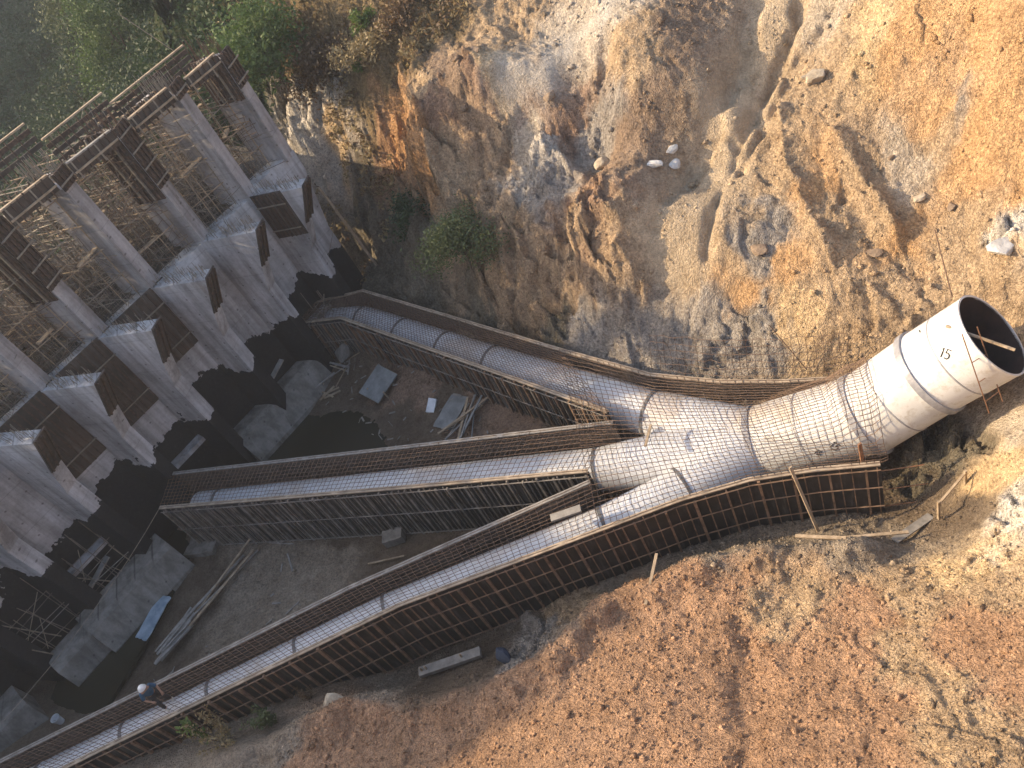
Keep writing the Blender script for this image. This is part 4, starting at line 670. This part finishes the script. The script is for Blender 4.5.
# bamboo pole and bars at the open pipe end
pole('pale pole stuck out of the open mouth of the trunk pipe', G['PO'][0], G['PO'][1], .05, 'plank')
rl = thing('bar_ladder', 'thin rebar ladder hanging beside the open end of the trunk pipe', 'ladder', tuple(P[3]))
x_ = np.cross(t_, ZZ); x_ /= np.linalg.norm(x_)
la, lb, lc, ld_ = [np.array(q) for q in G['LD']]
for q, w_ in ((la, lb), (lc, ld_)): mb = MB(); mb.tube([q, w_], .018, 5); mb.build('rail', M['rust'], rl)
for k in (.35, .6, .85): mb = MB(); mb.tube([la+(lb-la)*k, lc+(ld_-lc)*k], .014, 5); mb.build('rung', M['rust'], rl)
pole('thin dark bar leaning on the bank behind the pipe mouth', P[3]+np.array([-.4, 1.2, 1.0]), P[3]+np.array([.9, 3.6, 1.4]), .02, 'bar')
pole('thin bar standing up behind the trunk pipe left of its collar', (9.6, 19.4, 3.2), (9.0, 20.4, 5.2), .018, 'bar', 'rebar', 'rebar')
mb = MB(); mb.bar((*G['S1'][0], 3.52), (*G['S1'][1], 3.54), .3, .1); tag(mb.build('plank', M['plank_grey']), 'short pale plank resting on the rebar mat over the lowest pipe', 'plank')
mb = MB(); mb.bar((*G['S2'][0], 3.47), (*G['S2'][1], 3.50), .09, .06); tag(mb.build('stick', M['plank']), 'short pale stick lying on the rebar mat at the pipe junction', 'stick')
# ------------------------------------------------------------------ rubble (stuff)
ico = bmesh.new(); bmesh.ops.create_icosphere(ico, subdivisions=1, radius=1); IV = np.array([v_.co[:] for v_ in ico.verts]); IF = np.array([[v_.index for v_ in f.verts] for f in ico.faces]); ico.free()
def rubble(name, label, xs, ys, sizes, mat):
    n_ = len(xs); z = ground(xs, ys); c_ = np.c_[xs, ys, z]; sc = sizes[:, None]*rng.uniform(.55, 1.2, (n_, 3))
    pert = rng.uniform(.55, 1.3, (n_, len(IV), 1)); ang = rng.uniform(0, 6.3, n_); v_ = IV[None]*pert*sc[:, None]; ca, sa = np.cos(ang)[:, None], np.sin(ang)[:, None]
    v2 = np.stack([v_[..., 0]*ca-v_[..., 1]*sa, v_[..., 0]*sa+v_[..., 1]*ca, v_[..., 2]*.8], -1)+c_[:, None]
    f_ = IF[None]+np.arange(n_)[:, None, None]*len(IV); col_, _ = soil(xs, ys); col_ = np.clip(col_*rng.uniform(.8, 1.35, (n_, 1)), 0, .75)
    o = fast(name, v2.reshape(-1, 3), f_.reshape(-1, 3), mat, None, False, np.repeat(col_, len(IV), 0)); return tag(o, label, 'rubble', kind='stuff')
n_ = 26000; xs = rng.uniform(-13, 12, n_); ys = rng.uniform(4, 19, n_); rubble('clods', 'loose clods and stones over the near reddish mound', xs, ys, rng.gamma(1.3, .018, n_)+.012, M['soil'])
n_ = 9000; xs = rng.uniform(-8, 21, n_); ys = rng.uniform(17, 46, n_); k_ = (ground(xs, ys) > 2.6) & (fbm(xs, ys, .35, 3, 2) > -.25); rubble('slope_rubble', 'scattered stones over the far excavated slope', xs[k_], ys[k_], rng.gamma(1.1, .03, k_.sum())+.018, M['soil'])
n_ = 2600; xs = rng.uniform(-21, 2, n_); ys = rng.uniform(19.5, 36, n_); k_ = (ground(xs, ys) > .02) & (fbm(xs, ys, .4, 3, 5) > -.1); rubble('pit_rubble', 'small stones strewn over the pit floor', xs[k_], ys[k_], rng.gamma(1.2, .026, k_.sum())+.015, M['soil'])
t = MB()
for k in range(420):
    x, y = (rng.uniform(-20, -2), rng.uniform(20, 37)); z = gz(x, y)
    if z > .02 and z < 1.2: a = rng.uniform(0, PI); L = rng.gamma(1.6, .16)+.1; u = np.array([math.cos(a), math.sin(a), rng.normal(0, .08)])*L/2; c2 = np.array([x, y, z+.03]); t.bar(c2-u, c2+u, rng.uniform(.02, .09), .03)
tag(t.build('litter', M['plank_grey'], None, False, False), 'small offcuts and splinters littered over the pit floor', 'litter', kind='stuff')
# ------------------------------------------------------------------ vegetation
def leaves(cs, rad, per, size, flat=.7):
    n_ = len(cs)*per; c_ = np.repeat(cs, per, 0)+rng.normal(0, 1, (n_, 3))*np.repeat(rad, per)[:, None]*np.array([1, 1, flat])*.5
    u = rng.normal(0, 1, (n_, 3)); u /= np.linalg.norm(u, axis=1)[:, None]; w = np.cross(u, rng.normal(0, 1, (n_, 3))); w /= np.linalg.norm(w, axis=1)[:, None]; s = size*rng.uniform(.6, 1.4, n_)[:, None]
    v_ = np.stack([c_-u*s, c_+w*s*.45, c_+u*s, c_-w*s*.45], 1).reshape(-1, 3); return v_, np.arange(n_*4).reshape(-1, 4)
def crown_pts(c_, r_, n_, lobes=7):
    c_ = np.array(c_); lc = c_+rng.normal(0, 1, (lobes, 3))*np.array(r_)*.42; out = []
    for k in range(n_):
        l = lc[rng.integers(0, lobes)]; u = rng.normal(0, 1, 3); u /= np.linalg.norm(u); out.append(l+u*np.array(r_)*.55*rng.uniform(.45, 1.05))
    return np.array(out)
def tree(name, label, cat, x, y, h_, r_, mat, n_=150, per=26, size=.13, trunk=.14, group=None, base=.25):
    z = gz(x, y)-.15; t = thing(name, label, cat, (x, y, z), group); mb = MB(); top = np.array([x+rng.normal(0, .2), y+rng.normal(0, .2), z+h_*.8])
    mb.tube([(x, y, z), (x+.1, y, z+h_*.35), top], [trunk, trunk*.7, trunk*.2], 7); cp = crown_pts((x, y, z+h_*(base+(1-base)/2)), (r_, r_, h_*(1-base)/2), n_)
    for k in range(9): q = cp[rng.integers(0, len(cp))]; s = np.array([x+.08, y, z+h_*rng.uniform(.2, .55)]); mb.tube([s, (s+q)/2+np.array([0, 0, .15]), q], [trunk*.45, trunk*.3, trunk*.08], 5)
    mb.build('trunk', M['bark'], t, True); v_, f_ = leaves(cp, np.full(len(cp), r_*.34), per, size); fast('crown', v_, f_, M[mat], t); return t
A_ = AT
tree('tree', 'dense green tree on the bank just right of the dam top', 'tree', *A_['bigtree'][:2], 5.2, 2.6, 'leaf', 380, 30, .12)
tree('tree', 'pale tree in the shaded valley left of the dam top corner', 'tree', -13.2, 71, 7.5, 3.0, 'leaf', 520, 34, .12, .2)
tree('tree', 'mid green tree directly behind the right end of the dam top', 'tree', -7.2, 60, 5.0, 2.6, 'leaf_dark', 520, 30, .1, .2)
tree('tree', 'dark tree farther up the bank behind the dense green tree', 'tree', -3.9, 58, 5, 2.6, 'leaf_dark', 520, 30, .1, .2)
tree('tree', 'pale crowned tree at the top edge near the hazy hillside', 'tree', -17, 88, 9, 4.0, 'leaf_pale', 520, 34, .14, .25)
tree('tree', 'dark crowned tree at the top edge right of the pale crown', 'tree', -9, 78, 9, 4.2, 'leaf_dark', 520, 34, .14, .25)
tree('bush', 'dry brown bush beside the dense green tree', 'bush', *A_['dry1'][:2], 2.4, 2.1, 'leaf_dry', 150, 26, .11, .06, 'dry bushes on the upper bank', .05)
tree('bush', 'dry brown bush on the brow left of the dirt road', 'bush', *A_['dry2'][:2], 1.3, 1.5, 'leaf_dry', 90, 22, .1, .05, 'dry bushes on the upper bank', .05)
tree('bush', 'low straw coloured bush above the white rock face', 'bush', *A_['dry3'][:2], 1.3, 1.7, 'leaf_straw', 90, 22, .1, .05, 'dry bushes on the upper bank', .05)
tree('bush', 'green leafy shrub growing on the rock face above the upper pipe', 'shrub', *A_['shrub'][:2], 3.3, 1.6, 'leaf_pale', 260, 26, .075, .05, None, .1)
tree('bush', 'dull green shrub in the shaded gully left of the leafy shrub', 'shrub', *A_['shrub2'][:2], 1.6, 1.1, 'leaf_dark', 80, 22, .09, .05, None, .1)
tree('bush', 'small bright green bush among dry grass near the top edge', 'shrub', *A_['greenlet'][:2], .9, .6, 'leaf_bright', 40, 20, .08, .03, None, .1)
tree('bush', 'tiny bright green bush above the white rock face', 'shrub', *A_['greenlet2'][:2], .7, .45, 'leaf_bright', 30, 20, .07, .03, None, .1)
for i, (x, y, h_) in enumerate(((-59, 24, 6), (-61, 28, 7), (-60, 32, 6), (-59, 36, 5.5), (-61, 20, 7))):  # out-of-view trees added to throw dappled shade on the near mound
    tree('tree', 'unseen tree added on the ridge left of the pit for dappled shade', 'tree', x, y, h_, 2.4, 'leaf_dark', 110, 24, .2, .22, 'trees added for shade left of the pit', .3)
def weed(label, x, y, h_, n_, mat, spread, size):
    z = gz(x, y)-.05; t = thing('weed', label, 'plant', (x, y, z)); mb = MB(); cs = []
    for k in range(n_):
        tip = np.array([x, y, z])+np.array([rng.normal(0, spread), rng.normal(0, spread), h_*rng.uniform(.7, 1.05)]); st = np.array([x+rng.normal(0, .06), y+rng.normal(0, .06), z]); mb.tube([st, (st+tip)/2+np.array([0, 0, .05]), tip], .01, 4)
        cs += [st*(1-u)+tip*u for u in np.linspace(.25, 1, 9)]
    mb.build('stem', M['bark'], t); v_, f_ = leaves(np.array(cs), np.full(len(cs), .16), 7, size); fast('foliage', v_, f_, M[mat], t)
weed('slim bright green weed standing on the near earth edge', *A_['weed1'][:2], 2.1, 3, 'leaf_bright', .07, .1)
weed('dry straw coloured weed beside the slim green weed', *A_['weed2'][:2], 1.9, 11, 'leaf_straw', .36, .06)
weed('small green leafy weed in front of the dark wall', *A_['weed3'][:2], 1.3, 5, 'leaf_pale', .2, .09)
weed('short pale weed on the earth edge at the lower left', *A_['weed4'][:2], .7, 2, 'leaf_pale', .07, .06)
weed('reddish dry weed on the earth edge under the dark wall', *A_['weed5'][:2], .7, 5, 'leaf_dry', .2, .05)
# dry grass and the valley thicket
n_ = 2600; xs = rng.uniform(-4.5, 8, n_); ys = rng.uniform(40, 54, n_); k_ = (fbm(xs, ys, .4, 3, 7) > -.15) & ~((xs > 6.2) & (ys < 40)); xs, ys = xs[k_], ys[k_]
cs = np.c_[xs, ys, ground(xs, ys)+.1]; v_, f_ = leaves(cs, np.full(len(cs), .3), 9, .12, .5); tag(fast('dry_grass', v_, f_, M['leaf_straw']), 'dry grass and scrub on the upper bank', 'grass', kind='stuff')
n_ = 900; k_ = rng.random(len(xs)) < .3; cs = np.c_[xs[k_], ys[k_], ground(xs[k_], ys[k_])+.25]; v_, f_ = leaves(cs, np.full(len(cs), .5), 14, .1, .6); tag(fast('brown_scrub', v_, f_, M['leaf_dry']), 'brown scrub on the upper bank', 'scrub', kind='stuff')
n_ = 13000; ys = 48+80*rng.random(n_)**1.25; xs = -ys*rng.uniform(.0, .75, n_); k_ = ~((xs > -3.0) & (ys < 51)) & ~((xs > -5) & (ys < 48.5)) & (fbm(xs, ys, .12, 3, 2) > -.55); xs, ys = xs[k_], ys[k_]
cs = np.c_[xs, ys, ground(xs, ys)+rng.uniform(.2, 1.3, len(xs))+.8*fbm(xs, ys, .2, 3, 9)]; v_, f_ = leaves(cs, np.full(len(cs), 1.05), 22, .15, .7); tag(fast('thicket', v_, f_, M['leaf_dark']), 'shaded green thicket covering the valley behind the dam', 'thicket', kind='stuff')
n_ = 2600; ys = rng.uniform(135, 250, n_); xs = -ys*rng.uniform(.0, .6, n_); cs = np.c_[xs, ys, ground(xs, ys)+.8]; v_, f_ = leaves(cs, np.full(len(cs), 3.4), 14, .9, .7); tag(fast('far_woods', v_, f_, M['leaf_dark']), 'woods on the far hillside', 'woods', kind='stuff')
# ------------------------------------------------------------------ worker
W0 = np.array([*G['worker'][:2], 3.47]); wk = thing('person', 'worker in a blue shirt and white helmet standing on the mat over the lowest pipe', 'person', tuple(W0))
fa = np.array([.55, -.84, 0]); sd = np.array([.84, .55, 0])
def wp(s, f, z): return Vector(W0+sd*s+fa*f+ZZ*z)
def skinned(name, verts, edges, rads, mat, root=0, lev=2):
    me = bpy.data.meshes.new(name); me.from_pydata([tuple(v_) for v_ in verts], edges, []); me.materials.append(mat); o = link(name, me, wk)
    md = o.modifiers.new('skin', 'SKIN'); md.use_smooth_shade = True
    for i, r_ in enumerate(rads): d_ = me.skin_vertices[0].data[i]; d_.radius = (r_, r_*.85) if r_ > .1 else (r_, r_); d_.use_root = i == root
    s = o.modifiers.new('sub', 'SUBSURF'); s.levels = lev; s.render_levels = lev; return o
J = dict(pel=wp(0, -.05, .93), waist=wp(0, -.02, 1.08), chest=wp(0, .06, 1.32), neck=wp(0, .12, 1.47), head=wp(0, .17, 1.58), top=wp(0, .18, 1.68), shl=wp(.2, .08, 1.4), ell=wp(.3, .12, 1.15), wrl=wp(.24, .3, .98), shr=wp(-.2, .08, 1.4), elr=wp(-.3, .14, 1.14), wrr=wp(-.2, .34, 1.02),
         hl=wp(.1, -.05, .88), kl=wp(.17, .04, .48), al=wp(.2, -.02, .09), tl=wp(.21, .16, .05), hr=wp(-.1, -.05, .88), kr=wp(-.14, .12, .5), ar=wp(-.16, .1, .09), tr=wp(-.17, .28, .05))
ks = list(J); R_ = dict(pel=.145, waist=.135, chest=.16, neck=.062, head=.1, top=.075, shl=.07, ell=.048, wrl=.033, shr=.07, elr=.048, wrr=.033, hl=.095, kl=.06, al=.045, tl=.04, hr=.095, kr=.06, ar=.045, tr=.04)
E_ = [('pel', 'waist'), ('waist', 'chest'), ('chest', 'neck'), ('neck', 'head'), ('head', 'top'), ('chest', 'shl'), ('shl', 'ell'), ('ell', 'wrl'), ('chest', 'shr'), ('shr', 'elr'), ('elr', 'wrr'), ('pel', 'hl'), ('hl', 'kl'), ('kl', 'al'), ('al', 'tl'), ('pel', 'hr'), ('hr', 'kr'), ('kr', 'ar'), ('ar', 'tr')]
vs = [J[k] for k in ks]; es = [(ks.index(a), ks.index(b_)) for a, b_ in E_]; rs = [R_[k] for k in ks]
for w_, e_ in (('wrl', 'ell'), ('wrr', 'elr')):     # hands: palm, four fingers and a thumb
    d_ = (J[w_]-J[e_]).normalized(); sdv = Vector(sd); palm = J[w_]+d_*.07; vs.append(palm); rs.append(.034); pi_ = len(vs)-1; es.append((ks.index(w_), pi_))
    for k in range(4):
        a = palm+d_*.035+sdv*(.027*(k-1.5)); b_ = a+d_*(.045+.008*(k in (1, 2)))-Vector((0, 0, .02)); vs += [a, b_]; rs += [.0095, .008]; es += [(pi_, len(vs)-2), (len(vs)-2, len(vs)-1)]
    a = palm-d_*.02+sdv*.045; b_ = a+d_*.04+sdv*.01; vs += [a, b_]; rs += [.011, .009]; es += [(pi_, len(vs)-2), (len(vs)-2, len(vs)-1)]
skinned('body', vs, es, rs, M['skin'])
def sub(keys, grow, name, mat, shift=None):
    e2 = [(keys.index(a), keys.index(b_)) for a, b_ in E_ if a in keys and b_ in keys]; skinned(name, [J[k] for k in keys], e2, [R_[k]+grow for k in keys], mat)
sub(['pel', 'waist', 'chest', 'shl', 'ell', 'shr', 'elr'], .022, 'shirt', M['blue']); sub(['pel', 'hl', 'kl', 'al', 'hr', 'kr', 'ar'], .024, 'trousers', M['dark_cloth'])
for a, b_ in (('al', 'tl'), ('ar', 'tr')):
    me = bpy.data.meshes.new('shoe'); skinned('shoe', [J[a]-Vector((0, 0, .03))-Vector(fa)*.05, J[b_]+Vector(fa)*.04], [(0, 1)], [.065, .055], M['boot'])
bm = bmesh.new(); bmesh.ops.create_uvsphere(bm, u_segments=24, v_segments=14, radius=.145)
for v_ in list(bm.verts):
    if v_.co.z < 0: v_.co.z *= .12; v_.co.x *= 1.12; v_.co.y *= 1.12
me = bpy.data.meshes.new('helmet'); bm.to_mesh(me); bm.free(); me.materials.append(M['helmet']); o = link('helmet', me, wk); o.location = J['head']+Vector((0, 0, .06)); me.polygons.foreach_set('use_smooth', [True]*len(me.polygons))
mb = MB(); hc = np.array(J['head']); mb.boxa(hc+fa*.115-ZZ*.005, fa*.022, sd*.014, ZZ*.025)
mb.build('nose', M['skin'], wk)
mb = MB()
for s in (-1, 1): mb.boxa(hc+fa*.098+sd*.036*s+ZZ*.02, fa*.008, sd*.014, ZZ*.007)
mb.boxa(hc+fa*.094-ZZ*.055, fa*.008, sd*.026, ZZ*.006); mb.build('eyes_and_mouth', M['mark'], wk)
# ------------------------------------------------------------------ air
mb = MB(); mb.boxa((-30, 115, 50), (150, 0, 0), (0, 160, 0), (0, 0, 54)); hz = mb.build('haze', bpy.data.materials.new('haze')); m = hz.data.materials[0]; m.use_nodes = True; nt = m.node_tree; nt.nodes.remove(nt.nodes['Principled BSDF'])
pv = nt.nodes.new('ShaderNodeVolumePrincipled'); pv.inputs['Color'].default_value = (.85, .9, 1., 1); pv.inputs['Density'].default_value = .0007; pv.inputs['Anisotropy'].default_value = .2; nt.links.new(pv.outputs[0], nt.nodes['Material Output'].inputs['Volume'])
tag(hz, 'thin pale air filling the valley', 'haze', kind='stuff')
# ------------------------------------------------------------------ camera, light, world
sc = bpy.context.scene
F_ = 858.; NX, NY = 443., 796.; L_ = math.hypot(NX, NY); s_, c_ = NX/L_, NY/L_; th = math.atan(L_/F_)
fw = Vector((0, math.sin(th), -math.cos(th))); r0 = Vector((1, 0, 0)); u0 = Vector((0, math.cos(th), math.sin(th)))
right = r0*c_-u0*s_; up = r0*s_+u0*c_
cam = bpy.data.cameras.new('camera'); co = bpy.data.objects.new('camera', cam); C.objects.link(co)
mw = Matrix((( *right, ), (*up,), (*(-fw),))).transposed().to_4x4(); mw.translation = Vector((0, 0, 28)); co.matrix_world = mw
cam.sensor_width = 36; cam.lens = F_/1024*36; cam.clip_end = 1500; cam.clip_start = .1; sc.camera = co
EL = math.radians(28.); SX, SY = -.91, .4146
sv = Vector((SX*math.cos(EL), SY*math.cos(EL), math.sin(EL)))
sl = bpy.data.lights.new('sun', 'SUN'); sl.energy = 3.4; sl.angle = math.radians(.55); sl.color = (1., .77, .49); so = bpy.data.objects.new('sun', sl); C.objects.link(so); so.rotation_euler = sv.to_track_quat('Z', 'Y').to_euler(); so.location = (-40, 30, 60)
w = bpy.data.worlds.new('World'); sc.world = w; w.use_nodes = True; nt = w.node_tree; sky = nt.nodes.new('ShaderNodeTexSky'); sky.sky_type = 'NISHITA'; sky.sun_disc = False; sky.sun_elevation = EL; sky.sun_rotation = math.atan2(SX, SY); sky.air_density = 1.; sky.dust_density = 3.; sky.ozone_density = .6
nt.links.new(sky.outputs[0], nt.nodes['Background'].inputs[0]); nt.nodes['Background'].inputs[1].default_value = .15
sc.view_settings.view_transform = 'Standard'; sc.view_settings.look = 'None'; sc.view_settings.exposure = 1.15; sc.view_settings.gamma = 1
